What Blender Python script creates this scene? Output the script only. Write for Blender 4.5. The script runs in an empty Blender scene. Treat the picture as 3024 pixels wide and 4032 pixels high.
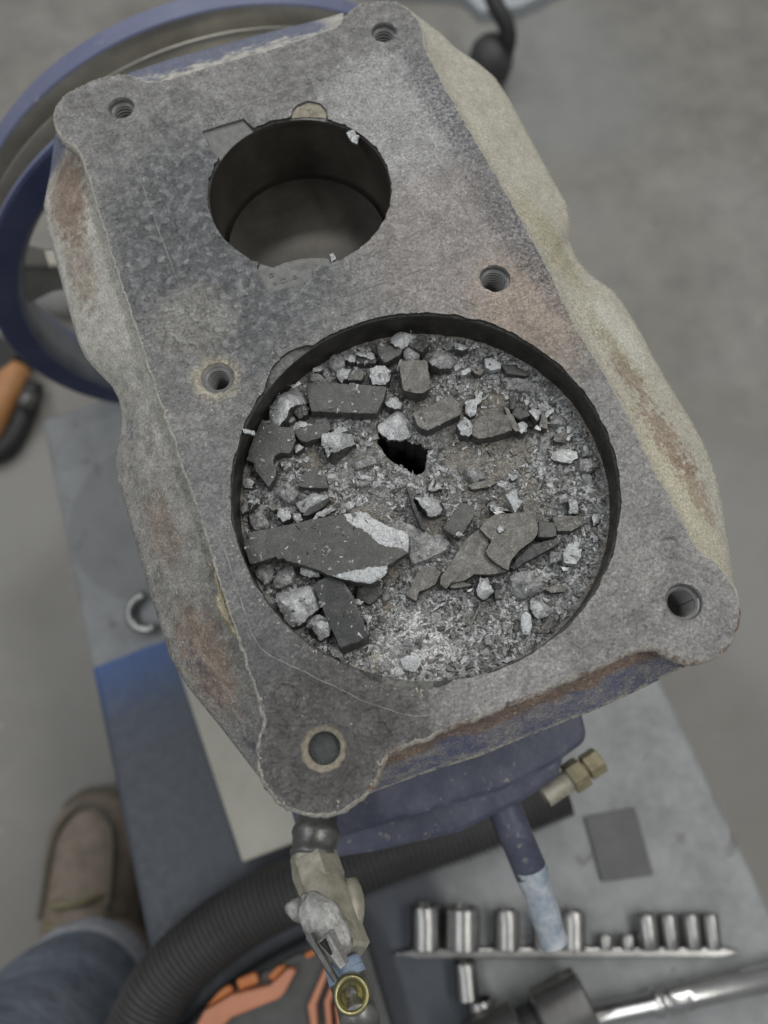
import bpy, bmesh, math, random
from mathutils import Vector, Matrix, noise, geometry
PI = math.pi
random.seed(7)
S = bpy.context.scene
MM = 0.001

# ------------------------------------------------------------------ camera
CAM = Vector((-38.29, -68.89, 220.24))                  # millimetres, deck plane is z = 0
RW = Matrix(((0.9326781, -0.3606167, -0.0081910),
             (0.3465555, 0.8895501, 0.2976573),
             (-0.1000539, -0.2804571, 0.9546376)))      # world -> camera
FPX = 2962.47                                            # focal length in photo pixels
cd = bpy.data.cameras.new('camera')
cam = bpy.data.objects.new('camera', cd)
S.collection.objects.link(cam)
cam.matrix_world = Matrix.Translation(CAM * MM) @ RW.transposed().to_4x4()
cd.sensor_fit = 'VERTICAL'; cd.sensor_height = 36; cd.sensor_width = 27
cd.lens = FPX / 4032 * 36
cd.clip_start = 0.01; cd.clip_end = 50
cd.dof.use_dof = True
cd.dof.focus_distance = 0.243
cd.dof.aperture_fstop = cd.lens / 3.4
S.camera = cam
S.render.resolution_x = 768; S.render.resolution_y = 1024

# ------------------------------------------------------------------ light
w = bpy.data.worlds.new("World"); S.world = w; w.use_nodes = True
bg = w.node_tree.nodes['Background']
bg.inputs[0].default_value = (0.93, 0.96, 1.0, 1); bg.inputs[1].default_value = 0.30
def area(name, loc, target, sx, sy, power, col):
    l = bpy.data.lights.new(name, 'AREA'); l.shape = 'RECTANGLE'
    l.size = sx; l.size_y = sy; l.energy = power; l.color = col
    o = bpy.data.objects.new(name, l); S.collection.objects.link(o)
    o.location = loc
    o.rotation_euler = (Vector(target) - Vector(loc)).to_track_quat('-Z', 'Y').to_euler()
    return o
def tube_lamp(loc, tilt, wd, ln, power, col):      # long ceiling fixtures running along the pump's axis
    o = area('ceiling_lamp', loc, (loc[0], loc[1], 0), wd, ln, power, col); o.rotation_euler = (0, tilt, 0)
tube_lamp((1.15, 0.35, 2.2), math.radians(24), 0.28, 4.2, 56, (1.0, 0.985, 0.95))
tube_lamp((-1.5, 0.5, 2.2), math.radians(-32), 0.28, 4.2, 34, (0.95, 0.98, 1.0))
area('ceiling_lamp', (0.2, 2.3, 2.2), (0, 0.1, 0), 1.6, 0.3, 16, (1.0, 0.99, 0.97))
S.view_settings.view_transform = 'Standard'; S.view_settings.look = 'None'
S.view_settings.exposure = -0.30; S.view_settings.gamma = 1.0

# ------------------------------------------------------------------ geometry helpers
def at(u, v, z):                       # photo pixel (3024 wide) -> point at height z (mm)
    d = RW.transposed() @ Vector(((u - 1512) / FPX, -(v - 2016) / FPX, -1))
    t = (z - CAM.z) / d.z
    return CAM + d * t
K = 3024 / 1659
def atk(u, v, z): return at(u * K, v * K, z)
def toph(v, z=0): return Vector((v.x, v.y, z))
CR = {'A': (850, 1200, 1.952), 'B': (1600, 1200, 1.843), 'C': (850, 1950, 1.952), 'D': (1600, 1950, 1.843),
      'E': (700, 350, 1.659), 'L': (0, 1300, 1.58), 'P': (0, 0, 1)}
def cr(c, x, y, z):
    a, b, s = CR[c]
    return at(a + x / s, b + y / s, z)
def nz(p, s, seed=0.0):                # p in mm, feature size s in mm
    return noise.noise(Vector((p[0] / s + seed, p[1] / s - seed * 1.7, p[2] / s + seed * .3)))
def inside(x, y, poly):
    c = False; n = len(poly); j = n - 1
    for i in range(n):
        xi, yi = poly[i][0], poly[i][1]; xj, yj = poly[j][0], poly[j][1]
        if (yi > y) != (yj > y) and x < (xj - xi) * (y - yi) / (yj - yi) + xi: c = not c
        j = i
    return c
def resample(pts, step, closed=False, n=None):
    P = [Vector(p) for p in pts]
    if closed: P = P + [P[0]]
    L = [0]
    for a, b in zip(P, P[1:]): L.append(L[-1] + (b - a).length)
    if n is None: n = max(3, int(round(L[-1] / step)))
    out = []; k = 0
    for i in range(n if closed else n + 1):
        t = L[-1] * i / n
        while k < len(L) - 2 and L[k + 1] < t: k += 1
        f = (t - L[k]) / max(1e-9, L[k + 1] - L[k])
        out.append(P[k].lerp(P[k + 1], min(1, f)))
    return out
def smooth_pts(P, it=1, closed=False):
    for _ in range(it):
        Q = [p.copy() for p in P]; n = len(P)
        for i in range(n):
            if closed or 0 < i < n - 1:
                Q[i] = (P[i - 1] + P[i] * 2 + P[(i + 1) % n]) / 4
        P = Q
    return P
def link(name, me, m=None, parent=None, loc=(0, 0, 0), smooth=False):
    o = bpy.data.objects.new(name, me); S.collection.objects.link(o)
    if m is not None:
        for x in (m if isinstance(m, (list, tuple)) else [m]): me.materials.append(x)
    if smooth:
        me.polygons.foreach_set('use_smooth', [True] * len(me.polygons))
    o.location = loc
    if parent: o.parent = parent
    return o
def mesh(name, vs, fs, m=None, parent=None, smooth=False, origin=None, mats=None):
    """vs in world mm. origin (mm): where the object sits."""
    org = Vector(origin) if origin is not None else Vector((0, 0, 0))
    if parent and origin is None: org = parent['_w']
    me = bpy.data.meshes.new(name)
    me.from_pydata([((v[0] - org[0]) * MM, (v[1] - org[1]) * MM, (v[2] - org[2]) * MM) for v in vs], [], fs)
    if mats is not None: me.polygons.foreach_set('material_index', mats)
    me.update()
    o = link(name, me, m, parent, smooth=smooth)
    if parent: o.location = (org - parent['_w']) * MM
    else: o.location = org * MM
    WORG[o.name] = org
    return o
WORG = {}
class _T(dict): pass
def fixn(o):
    bm = bmesh.new(); bm.from_mesh(o.data); bmesh.ops.recalc_face_normals(bm, faces=bm.faces); bm.to_mesh(o.data); bm.free()
    return o
def tag(o, label=None, cat=None, group=None, kind=None):
    if label: o['label'] = label
    if cat: o['category'] = cat
    if group: o['group'] = group
    if kind: o['kind'] = kind
    return o
class Root:
    """an Empty at the base of a thing; parts are built in world millimetres"""
    def __init__(s, name, label, cat, loc, group=None):
        s.o = bpy.data.objects.new(name, None); S.collection.objects.link(s.o)
        s.o.empty_display_size = .02
        s.w = Vector(loc); s.o.location = s.w * MM
        tag(s.o, label, cat, group)
    def part(s, name, vs, fs, m, smooth=False, mats=None, under=None):
        me = bpy.data.meshes.new(name)
        me.from_pydata([((v[0] - s.w.x) * MM, (v[1] - s.w.y) * MM, (v[2] - s.w.z) * MM) for v in vs], [], fs)
        if mats is not None: me.polygons.foreach_set('material_index', mats)
        me.update()
        o = link(name, me, m, under or s.o, smooth=smooth)
        return fixn(o)
def lathe(profile, C, axis, n=48, a0=0, cap0=False, cap1=False, jit=0):
    """profile: (along, radius) list; returns verts, faces"""
    axis = Vector(axis).normalized(); a = axis.orthogonal().normalized(); b = axis.cross(a)
    C = Vector(C); vs = []; fs = []
    for h, r in profile:
        for i in range(n):
            t = 2 * PI * i / n + a0
            rr = r + (random.uniform(-jit, jit) if jit else 0)
            vs.append(C + axis * h + (a * math.cos(t) + b * math.sin(t)) * rr)
    for k in range(len(profile) - 1):
        for i in range(n):
            j = (i + 1) % n
            fs.append((k * n + i, k * n + j, (k + 1) * n + j, (k + 1) * n + i))
    if cap0: fs.append(tuple(range(n))[::-1])
    if cap1: fs.append(tuple((len(profile) - 1) * n + i for i in range(n)))
    return vs, fs
def tube(path, rad, n=20, step=None, mod=None, caps=True):
    P = [Vector(p) for p in path]
    if step:
        # catmull-rom then resample
        Q = []
        E = [P[0] * 2 - P[1]] + P + [P[-1] * 2 - P[-2]]
        for i in range(1, len(E) - 2):
            for k in range(12):
                t = k / 12
                Q.append(0.5 * ((2 * E[i]) + (E[i + 1] - E[i - 1]) * t + (2 * E[i - 1] - 5 * E[i] + 4 * E[i + 1] - E[i + 2]) * t * t
                                + (3 * E[i] - E[i - 1] - 3 * E[i + 1] + E[i + 2]) * t ** 3))
        Q.append(P[-1]); P = resample(Q, step)
    vs = []; fs = []; N = len(P); up = Vector((0, 0, 1)); prev = None
    for k in range(N):
        d = (P[min(N - 1, k + 1)] - P[max(0, k - 1)]).normalized()
        if prev is None: a = d.cross(up if abs(d.z) < .9 else Vector((1, 0, 0))).normalized()
        else: a = (prev - d * prev.dot(d)).normalized()
        prev = a; b = d.cross(a)
        r = rad(k / (N - 1)) if callable(rad) else rad
        if mod: r += mod(k, N)
        for i in range(n):
            t = 2 * PI * i / n
            vs.append(P[k] + (a * math.cos(t) + b * math.sin(t)) * r)
    for k in range(N - 1):
        for i in range(n):
            j = (i + 1) % n
            fs.append((k * n + i, k * n + j, (k + 1) * n + j, (k + 1) * n + i))
    if caps:
        fs.append(tuple(range(n))); fs.append(tuple((N - 1) * n + i for i in range(n)))
    return vs, fs
def prism(poly, z0, z1, bev=0.0):
    """poly: xy list, closed prism with a bevelled top edge"""
    n = len(poly); c = sum((Vector((p[0], p[1], 0)) for p in poly), Vector()) / n
    rings = [(z0, 1, 0), (z1 - bev, 1, 0)] + ([(z1, 1, bev)] if bev else [])
    vs = []; fs = []
    for z, _, b in rings:
        for p in poly:
            v = Vector((p[0], p[1], 0)); d = (c - v)
            if b: v = v + d.normalized() * b
            vs.append((v.x, v.y, z))
    for k in range(len(rings) - 1):
        for i in range(n):
            j = (i + 1) % n; fs.append((k * n + i, k * n + j, (k + 1) * n + j, (k + 1) * n + i))
    fs.append(tuple(range(n))[::-1]); fs.append(tuple((len(rings) - 1) * n + i for i in range(n)))
    return vs, fs
def box(c, s, rz=0):
    vs = []
    for z in (-1, 1):
        for x, y in ((-1, -1), (1, -1), (1, 1), (-1, 1)):
            px, py = x * s[0] / 2, y * s[1] / 2
            vs.append((c[0] + px * math.cos(rz) - py * math.sin(rz), c[1] + px * math.sin(rz) + py * math.cos(rz), c[2] + z * s[2] / 2))
    return vs, [(3, 2, 1, 0), (4, 5, 6, 7), (0, 1, 5, 4), (1, 2, 6, 5), (2, 3, 7, 6), (3, 0, 4, 7)]
def join(*parts):
    V = []; F = []
    for vs, fs in parts:
        o = len(V); V += list(vs); F += [tuple(i + o for i in f) for f in fs]
    return V, F
def bevel_mod(o, wd, seg=2):
    m = o.modifiers.new('bevel', 'BEVEL'); m.width = wd * MM; m.segments = seg; m.limit_method = 'ANGLE'; m.angle_limit = math.radians(40)
    return o

# ------------------------------------------------------------------ materials
class NB:
    def __init__(s, name):
        s.m = bpy.data.materials.new(name); s.m.use_nodes = True
        s.t = s.m.node_tree; s.b = s.t.nodes['Principled BSDF']
        s.pos = s.t.nodes.new('ShaderNodeNewGeometry').outputs['Position']
    def n(s, typ, **kw):
        nd = s.t.nodes.new(typ)
        for k, v in kw.items(): setattr(nd, k, v)
        return nd
    def l(s, a, b): s.t.links.new(a, b)
    def noise(s, mm, detail=4, rough=.6, dist=0, vec=None):
        nd = s.n('ShaderNodeTexNoise'); nd.inputs['Scale'].default_value = 1000 / mm
        nd.inputs['Detail'].default_value = detail; nd.inputs['Roughness'].default_value = rough
        nd.inputs['Distortion'].default_value = dist
        s.l(vec or s.pos, nd.inputs['Vector']); return nd.outputs['Fac']
    def voro(s, mm, feature='F1', smooth=None):
        nd = s.n('ShaderNodeTexVoronoi', feature=feature); nd.inputs['Scale'].default_value = 1000 / mm
        s.l(s.pos, nd.inputs['Vector']); return nd
    def ramp(s, fac, stops):
        nd = s.n('ShaderNodeValToRGB'); e = nd.color_ramp.elements
        while len(e) < len(stops): e.new(0.5)
        for el, (p, c) in zip(e, stops):
            el.position = p; el.color = (c[0], c[1], c[2], 1) if not isinstance(c, (int, float)) else (c, c, c, 1)
        s.l(fac, nd.inputs[0]); return nd.outputs[0]
    def mix(s, fac, a, b, blend='MIX'):
        nd = s.n('ShaderNodeMix', data_type='RGBA', blend_type=blend)
        for v, i in ((fac, 0), (a, 6), (b, 7)):
            if isinstance(v, (int, float)): nd.inputs[i].default_value = v if i == 0 else (v, v, v, 1)
            elif isinstance(v, tuple): nd.inputs[i].default_value = (v[0], v[1], v[2], 1)
            else: s.l(v, nd.inputs[i])
        return nd.outputs[2]
    def math(s, op, a, b=0.0, c=0.0):
        nd = s.n('ShaderNodeMath', operation=op)
        for v, i in ((a, 0), (b, 1), (c, 2)):
            if isinstance(v, (int, float)): nd.inputs[i].default_value = v
            else: s.l(v, nd.inputs[i])
        return nd.outputs[0]
    def mr(s, v, a, b, c=0.0, d=1.0, sm=True):
        nd = s.n('ShaderNodeMapRange'); nd.interpolation_type = 'SMOOTHSTEP' if sm else 'LINEAR'
        s.l(v, nd.inputs[0])
        for i, x in enumerate((a, b, c, d)): nd.inputs[i + 1].default_value = x
        return nd.outputs[0]
    def blob(s, p, r, brk=6, amt=.7, sy=None, ang=0):
        """soft mask around point p (mm) of radius r (mm), its edge broken by noise"""
        sub = s.n('ShaderNodeVectorMath', operation='SUBTRACT'); s.l(s.pos, sub.inputs[0]); sub.inputs[1].default_value = Vector(p) * MM
        v = sub.outputs[0]
        if sy:
            mp = s.n('ShaderNodeMapping', vector_type='TEXTURE'); mp.inputs['Rotation'].default_value = (0, 0, ang)
            mp.inputs['Scale'].default_value = (1, sy, 1); s.l(v, mp.inputs[0]); v = mp.outputs[0]
        ln = s.n('ShaderNodeVectorMath', operation='LENGTH'); s.l(v, ln.inputs[0])
        d = s.math('DIVIDE', ln.outputs['Value'], r * MM)
        nn = s.noise(brk, 5, .65)
        d = s.math('ADD', d, s.math('MULTIPLY', s.math('SUBTRACT', nn, .5), amt * 2.2))
        return s.mr(d, 1.15, .55)
    def bump(s, h, dist, strength=1.0, prev=None):
        nd = s.n('ShaderNodeBump'); nd.inputs['Strength'].default_value = strength; nd.inputs['Distance'].default_value = dist * MM
        s.l(h, nd.inputs['Height'])
        if prev is not None: s.l(prev, nd.inputs['Normal'])
        return nd.outputs[0]
    def fin(s, col=None, rough=None, metal=None, normal=None, spec=None):
        for v, k in ((col, 'Base Color'), (rough, 'Roughness'), (metal, 'Metallic'), (spec, 'Specular IOR Level')):
            if v is None: continue
            if isinstance(v, tuple): s.b.inputs[k].default_value = (v[0], v[1], v[2], 1)
            elif isinstance(v, (int, float)): s.b.inputs[k].default_value = v
            else: s.l(v, s.b.inputs[k])
        if normal is not None: s.l(normal, s.b.inputs['Normal'])
        return s.m
def simple(name, c0, c1, mm=4, rough=.5, metal=0, bump=.05, bmm=1.0, spec=.5):
    b = NB(name)
    col = b.ramp(b.noise(mm, 5, .65), [(.3, c0), (.7, c1)])
    return b.fin(col, rough, metal, b.bump(b.noise(bmm, 4), bump), spec)

# --- machined deck, corroded and dusted
def deck_material():
    b = NB('corroded_cast_deck')
    big = b.noise(38, 3, .55); mid = b.noise(4.5, 5, .7); fine = b.noise(.75, 5, .75); tiny = b.noise(.34, 3, .7)
    col = b.ramp(mid, [(.3, (.145, .142, .138)), (.5, (.225, .221, .215)), (.7, (.315, .308, .299))])
    col = b.mix(b.mr(big, .4, .65), col, b.mix(.3, col, (.27, .266, .258)))
    # bubbled, darker bluish zone left of the small bore
    vb = b.voro(2.7, 'SMOOTH_F1'); bub = b.math('POWER', b.mr(vb.outputs['Distance'], .0, .62), 1.4)
    zone = b.blob((-36, 106, 0), 44, 10, .45, sy=1.4)
    zc = b.ramp(b.math('MULTIPLY', bub, b.mr(mid, .25, .6, .45, 1)), [(.1, (.215, .22, .224)), (.5, (.150, .157, .163)), (.9, (.080, .085, .090))])
    col = b.mix(b.math('MULTIPLY', zone, .8), col, zc)
    # shade over the lower left, painted into the colour as a darker zone
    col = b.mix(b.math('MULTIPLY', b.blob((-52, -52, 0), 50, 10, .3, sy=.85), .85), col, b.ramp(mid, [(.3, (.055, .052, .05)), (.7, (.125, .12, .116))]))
    col = b.mix(b.math('MULTIPLY', b.blob((-59, 2, 0), 26, 10, .3, sy=1.8), .5), col, (.17, .172, .175))
    # pale powder towards the upper right, pinkish heat tint on the right
    col = b.mix(b.math('MULTIPLY', b.blob(at(1560, 480, 0), 30, 5, .4, sy=1.2), .7), col, b.ramp(fine, [(.3, (.32, .318, .315)), (.7, (.50, .497, .49))]))
    col = b.mix(b.math('MULTIPLY', b.blob(at(1830, 1000, 0), 34, 9, .3, sy=1.3), .65), col, (.33, .295, .278))
    col = b.mix(b.math('MULTIPLY', b.blob(at(2080, 1250, 0), 20, 2.2, .9, sy=1.5), .38), col, (.44, .33, .24))
    col = b.mix(b.math('MULTIPLY', b.blob(at(1960, 2680, 0), 26, 7, .5, sy=.6), .6), col, (.355, .343, .33))
    col = b.mix(b.math('MULTIPLY', b.blob(at(2500, 2150, 0), 34, 7, .4, sy=1.5), .55), col, (.30, .286, .272))
    # sandy dust round the middle left bolt hole
    col = b.mix(b.math('MULTIPLY', b.blob(at(850, 1490, 0), 9, 2.5, .6), .8), col, (.43, .39, .30))
    col = b.mix(b.math('MULTIPLY', b.blob(at(760, 1270, 0), 16, 3, .6), .35), col, (.42, .40, .34))
    # dark pitting along the right-hand edge
    ed = b.math('MAXIMUM', b.blob(at(1760, 420, 0), 9, 1.6, 1.0, sy=4.2, ang=0.09), b.blob(at(2040, 930, 0), 7.5, 1.6, 1.0, sy=5, ang=0.09))
    ed = b.math('MULTIPLY', ed, b.mr(b.noise(1.3, 5, .75), .44, .56, .12, 1))
    col = b.mix(b.math('MULTIPLY', ed, .85), col, (.10, .105, .115))
    # black soot line round the bores
    # fine salt and pepper
    col = b.mix(.42, col, b.ramp(fine, [(.36, .15), (.5, .52), (.64, .92)]), 'OVERLAY')
    col = b.mix(.42, col, b.ramp(b.noise(2.2, 5, .65, 1.5), [(.36, .2), (.5, .5), (.62, .8)]), 'OVERLAY')
    col = b.mix(.4, col, b.ramp(b.noise(13, 5, .7, .8), [(.36, .28), (.5, .5), (.64, .72)]), 'OVERLAY')
    col = b.mix(b.mr(tiny, .66, .8, 0, .7), col, (.55, .55, .54))
    pit = b.mr(b.noise(1.5, 3, .7), .30, .22)
    col = b.mix(b.math('MULTIPLY', pit, .6), col, (.06, .06, .06))
    vd = b.voro(1.7, 'SMOOTH_F1'); n0 = b.bump(b.mr(vd.outputs['Distance'], 0, .6), .35)
    n1 = b.bump(b.noise(1.3, 6, .72, .8), .7, 1.0, n0)
    h = b.math('MULTIPLY', bub, zone)
    n2 = b.bump(b.math('MULTIPLY', h, -1.0), 1.0, 1.0, n1)
    n3 = b.bump(b.noise(4, 3, .6), .25, .7, n2)
    return b.fin(col, b.mr(fine, .3, .7, .38, .68), .3, n3, .5)
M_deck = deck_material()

def flank_material():
    b = NB('dusty_rusted_casting')
    mid = b.noise(5, 6, .7, .4); fine = b.noise(.8, 5, .78); big = b.noise(17, 4, .6, .6)
    cream = b.ramp(mid, [(.3, (.34, .33, .295)), (.52, (.47, .455, .41)), (.72, (.58, .565, .515))])
    rust = b.ramp(mid, [(.3, (.15, .09, .06)), (.55, (.25, .17, .12)), (.75, (.36, .29, .24))])
    blue = b.ramp(mid, [(.3, (.035, .04, .085)), (.7, (.085, .095, .16))])
    grey = b.ramp(mid, [(.3, (.13, .128, .12)), (.7, (.34, .33, .31))])
    col = cream
    def st(c, p, r, brk, amt, k, sy=None, ang=0):
        nonlocal col
        col = b.mix(b.math('MULTIPLY', b.blob(p, r, brk, amt, sy, ang), k), col, c)
    z = -14
    # yellow-green cast on the right flank
    st((.43, .405, .31), at(2250, 900, z), 70, 9, .4, .5, 2.2)
    st((.52, .485, .37), at(2640, 2000, z), 14, 5, .5, .8, 3.2, .1)
    # rust patches
    st(rust, at(270, 770, z), 13, 3, .8, .75, 1.8)
    st(rust, at(300, 1050, z), 9, 3, 1.0, .45, 2.2)
    st(rust, at(2260, 830, z), 4.5, 1.5, 1.0, .75, 2.4)
    st(rust, at(2440, 1480, z), 6, 2.2, 1.2, .65, 2.2, .4)
    st(rust, at(2590, 1720, z), 8, 2.6, 1.5, .6, 2.2, .25)
    st(rust, at(2745, 1930, z), 6, 2.6, 1.5, .5, 2.6, .2)
    st((.30,.27,.17), at(2330, 1330, z), 6, 1.6, 1.1, .6, 4.0, .35)
    st((.33,.30,.19), at(2130, 950, z), 9, 1.5, 1.1, .6, 3.2, .3)
    st((.60,.585,.52), at(2480, 1290, z), 9, 2.5, .9, .6, 2.2, .3)
    st((.60,.585,.52), at(2200, 650, z), 7, 2.5, .9, .5, 2.4, .3)
    # greyer and darker lower left
    st(grey, at(600, 2150, z), 26, 6, .5, .8, 2.6)
    st(grey, at(850, 2750, z), 34, 6, .5, .85, 1.8)
    st(rust, at(800, 2600, z), 12, 3, .9, .55, 1.8)
    st(rust, at(640, 2080, z), 8, 3, .9, .4, 2)
    st(blue, at(790, 2790, z), 6.5, 2.5, .8, .8, 4.6, .12)
    st(blue, at(960, 3020, z), 6, 2.5, .8, .75, 3, .12)
    st(blue, at(470, 1660, z), 5, 2, 1.0, .5, 2)
    st((.50, .47, .34), at(880, 2330, z), 5, 2.5, .7, .8, 5.5, .1)
    # bottom side: blue paint with rust under the deck edge
    sep = b.n('ShaderNodeSeparateXYZ'); b.l(b.pos, sep.inputs[0])
    bm_ = b.math('MULTIPLY', b.mr(b.math('ADD', sep.outputs['Y'], b.math('MULTIPLY', b.math('SUBTRACT', big, .5), .008)), -.066, -.072), b.mr(sep.outputs['X'], -.058, -.052))
    rb = b.ramp(b.math('ADD', mid, b.math('MULTIPLY', b.math('SUBTRACT', big, .5), .6)), [(.34, (.14, .15, .23)), (.48, (.21, .212, .25)), (.60, (.31, .30, .29)), (.78, (.50, .48, .43))])
    col = b.mix(bm_, col, rb)
    hz = b.math('ADD', sep.outputs['Z'], b.math('MULTIPLY', b.math('SUBTRACT', big, .5), .014))
    rz = b.math('MULTIPLY', bm_, b.mr(hz, -.0125, -.0085))
    col = b.mix(b.math('MULTIPLY', rz, .9), col, b.ramp(mid, [(.3, (.15, .12, .10)), (.6, (.28, .19, .14)), (.8, (.42, .36, .30))]))
    # top side: blue with cream dust
    tm = b.math('MULTIPLY', b.math('MULTIPLY', b.mr(sep.outputs['Y'], .176, .184), b.mr(sep.outputs['X'], .044, .036)), b.mr(b.math('ADD', sep.outputs['Z'], b.math('MULTIPLY', b.math('SUBTRACT', mid, .5), .02)), -.009, -.015))
    col = b.mix(b.math('MULTIPLY', tm, .85), col, (.12, .135, .21))
    rim = b.math('MULTIPLY', b.math('MULTIPLY', b.mr(sep.outputs['Y'], -.066, -.072), b.mr(sep.outputs['Z'], -.0215, -.0235)), b.mr(b.noise(4, 4, .7), .42, .52))
    col = b.mix(b.math('MULTIPLY', rim, .9), col, (.50, .48, .40))
    lipm = b.math('MULTIPLY', b.mr(sep.outputs['Z'], -.006, -.0045), b.mr(b.noise(3, 4, .7), .40, .52))
    col = b.mix(b.math('MULTIPLY', lipm, .8), col, (.46, .44, .39))
    col = b.mix(.6, col, b.ramp(fine, [(.36, .2), (.5, .52), (.64, .85)]), 'OVERLAY')
    pit = b.mr(b.noise(1.1, 4, .7), .33, .24)
    col = b.mix(b.math('MULTIPLY', pit, .7), col, (.09, .085, .05))
    sp = b.mr(b.noise(1.4, 3, .6), .63, .69)
    col = b.mix(b.math('MULTIPLY', sp, .75), col, (.52, .50, .44))
    n1 = b.bump(b.noise(1.1, 6, .8), .6)
    n2 = b.bump(mid, .7, .6, n1)
    return b.fin(col, .9, 0, n2, .2)
M_flank = flank_material()

def bore_material():
    b = NB('oily_bore_wall')
    col = b.ramp(b.noise(7, 5, .65), [(.3, (.035, .033, .029)), (.6, (.07, .066, .058)), (.8, (.11, .098, .08))])
    sp = b.mr(b.noise(.8, 3, .6), .68, .76)
    col = b.mix(sp, col, (.26, .255, .24))
    return b.fin(col, b.mr(b.noise(4, 4), .3, .7, .28, .6), .55, b.bump(b.noise(1.1, 5), .12), .5)
M_bore = bore_material()
M_bore2 = simple('glossy_brown_bore', (.045, .040, .033), (.10, .09, .073), 16, .28, .4, .05, 4)
M_bore3 = simple('oily_brown_crown', (.030, .027, .022), (.070, .063, .052), 20, .3, .4, .05, 4)
M_rimsoot = simple('sooty_chipped_rim', (.012, .012, .011), (.10, .098, .09), 1.2, .8, 0, .35, .6)
M_pocket = simple('cast_recess_grey', (.13, .13, .125), (.215, .212, .205), 2.2, .7, .2, .18, .7)
M_pocket2 = simple('cast_recess_sandy', (.16, .14, .105), (.36, .33, .26), 1.5, .85, 0, .35, .8)
M_thread = simple('painted_lit_thread_crest', (.55, .55, .54), (.74, .73, .71), 2.5, .3, .25, .05, .5)  # crests painted bright, as if light caught them down the hole
M_groovedark = simple('painted_shade_thread_root', (.09, .09, .088), (.17, .17, .165), 2, .4)  # shade in thread roots and counterbores painted as a darker colour
M_dark = simple('dark_cavity', (.008, .008, .008), (.03, .03, .028), 5, .9)
M_plug = simple('plug_wrinkled_dark', (.025, .03, .03), (.055, .06, .058), 1.5, .55, 0, .5, 1.0)
M_piston_small = simple('brown_piston_crown', (.022, .02, .015), (.058, .052, .042), 14, .35, .3, .15, 3)
M_pressline = simple('gasket_line_pale', (.20, .20, .19), (.36, .355, .345), 1.2, .8, 0, .3, .4)
M_pressdark = simple('gasket_line_dark', (.10, .10, .098), (.22, .22, .21), 1.0, .8, 0, .3, .4)

def crown_material():
    b = NB('dirty_piston_crown')
    big = b.noise(16, 4, .6, .6); mid = b.noise(2.6, 6, .72); fine = b.noise(.6, 5, .75)
    brown = b.ramp(mid, [(.28, (0.098, 0.091, 0.079)), (.5, (0.194, 0.180, 0.155)), (.72, (0.328, 0.310, 0.273))])
    grey = b.ramp(mid, [(.28, (0.094, 0.094, 0.089)), (.5, (0.217, 0.215, 0.208)), (.72, (0.448, 0.443, 0.430))])
    col = b.mix(b.mr(big, .42, .58), brown, grey)
    col = b.mix(b.math('MULTIPLY', b.blob(at(2010, 1830, -16), 17, 5, .4), .85), col, b.ramp(mid, [(.28, (0.132, 0.121, 0.103)), (.72, (0.320, 0.299, 0.259))]))
    col = b.mix(b.math('MULTIPLY', b.blob(at(1640, 2560, -16), 17, 1.4, 1.1, sy=.75), .9), col, b.ramp(fine, [(.36, (0.267, 0.267, 0.254)), (.5, (0.643, 0.643, 0.616)), (.6, (0.803, 0.803, 0.770))]))
    col = b.mix(b.math('MULTIPLY', b.blob(at(1430, 2640, -16), 8, 2, .9, sy=.6), .8), col, (0.465, 0.425, 0.352))
    col = b.mix(b.math('MULTIPLY', b.blob(at(1540, 2330, -16), 8, 2, 1.0, sy=.8), .55), col, (0.319, 0.259, 0.199))
    col = b.mix(b.math('MULTIPLY', b.blob(at(1350, 2020, -16), 9, 3, .6), .5), col, (0.248, 0.215, 0.174))
    col = b.mix(1.0, col, b.ramp(fine, [(.34, .12), (.5, .5), (.66, .9)]), 'OVERLAY')
    n1 = b.bump(b.noise(.7, 6, .8), .4)
    n2 = b.bump(b.noise(2.4, 5, .7), .9, .8, n1)
    return b.fin(col, .85, 0, n2, .3)
M_crown = crown_material()

def rock(name, c0, c1, c2, rough=.55, metal=.3, bmp=.5, mm=2.2, spec=.5):
    b = NB(name)
    mid = b.noise(mm, 5, .7, .5); fine = b.noise(.5, 5, .75)
    col = b.ramp(mid, [(.3, c0), (.5, c1), (.7, c2)])
    col = b.mix(.8, col, b.ramp(fine, [(.34, .2), (.5, .52), (.66, .85)]), 'OVERLAY')
    n1 = b.bump(b.noise(.45, 5, .75), .28 * bmp)
    n2 = b.bump(mid, .45 * bmp, .8, n1)
    return b.fin(col, rough, metal, n2, spec)
M_bright = rock('fractured_aluminium_bright', (.30, .31, .315), (.52, .53, .535), (.70, .71, .71), .42, .4, 1.1)
M_mid = rock('fractured_aluminium_grey', (.16, .162, .16), (.31, .312, .308), (.50, .50, .49), .5, .3, 1.1)
M_slab = rock('machined_dark_slab', (.062, .062, .058), (.083, .083, .078), (.115, .114, .107), .5, .3, .18, 3.5)
M_slabd = rock('oily_black_slab', (.035, .037, .037), (.052, .054, .053), (.085, .085, .08), .42, .35, .2, 4)
M_dusty = rock('dusty_brown_slab', (.095, .091, .08), (.155, .149, .134), (.26, .253, .233), .7, .05, .6, 3.0)
M_side = rock('dark_broken_side', (.04, .04, .038), (.075, .074, .07), (.13, .128, .12), .6, .2, .6)
M_white = rock('clean_pale_flake', (.50, .51, .50), (.62, .63, .62), (.74, .75, .74), .5, .25, .4)
M_flake = rock('pale_grey_flake', (.30, .315, .32), (.38, .395, .40), (.47, .485, .49), .5, .3, .25)
MATS = {'bright': M_bright, 'mid': M_mid, 'slab': M_slab, 'slabd': M_slabd, 'dusty': M_dusty, 'white': M_white, 'flake': M_flake}

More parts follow.
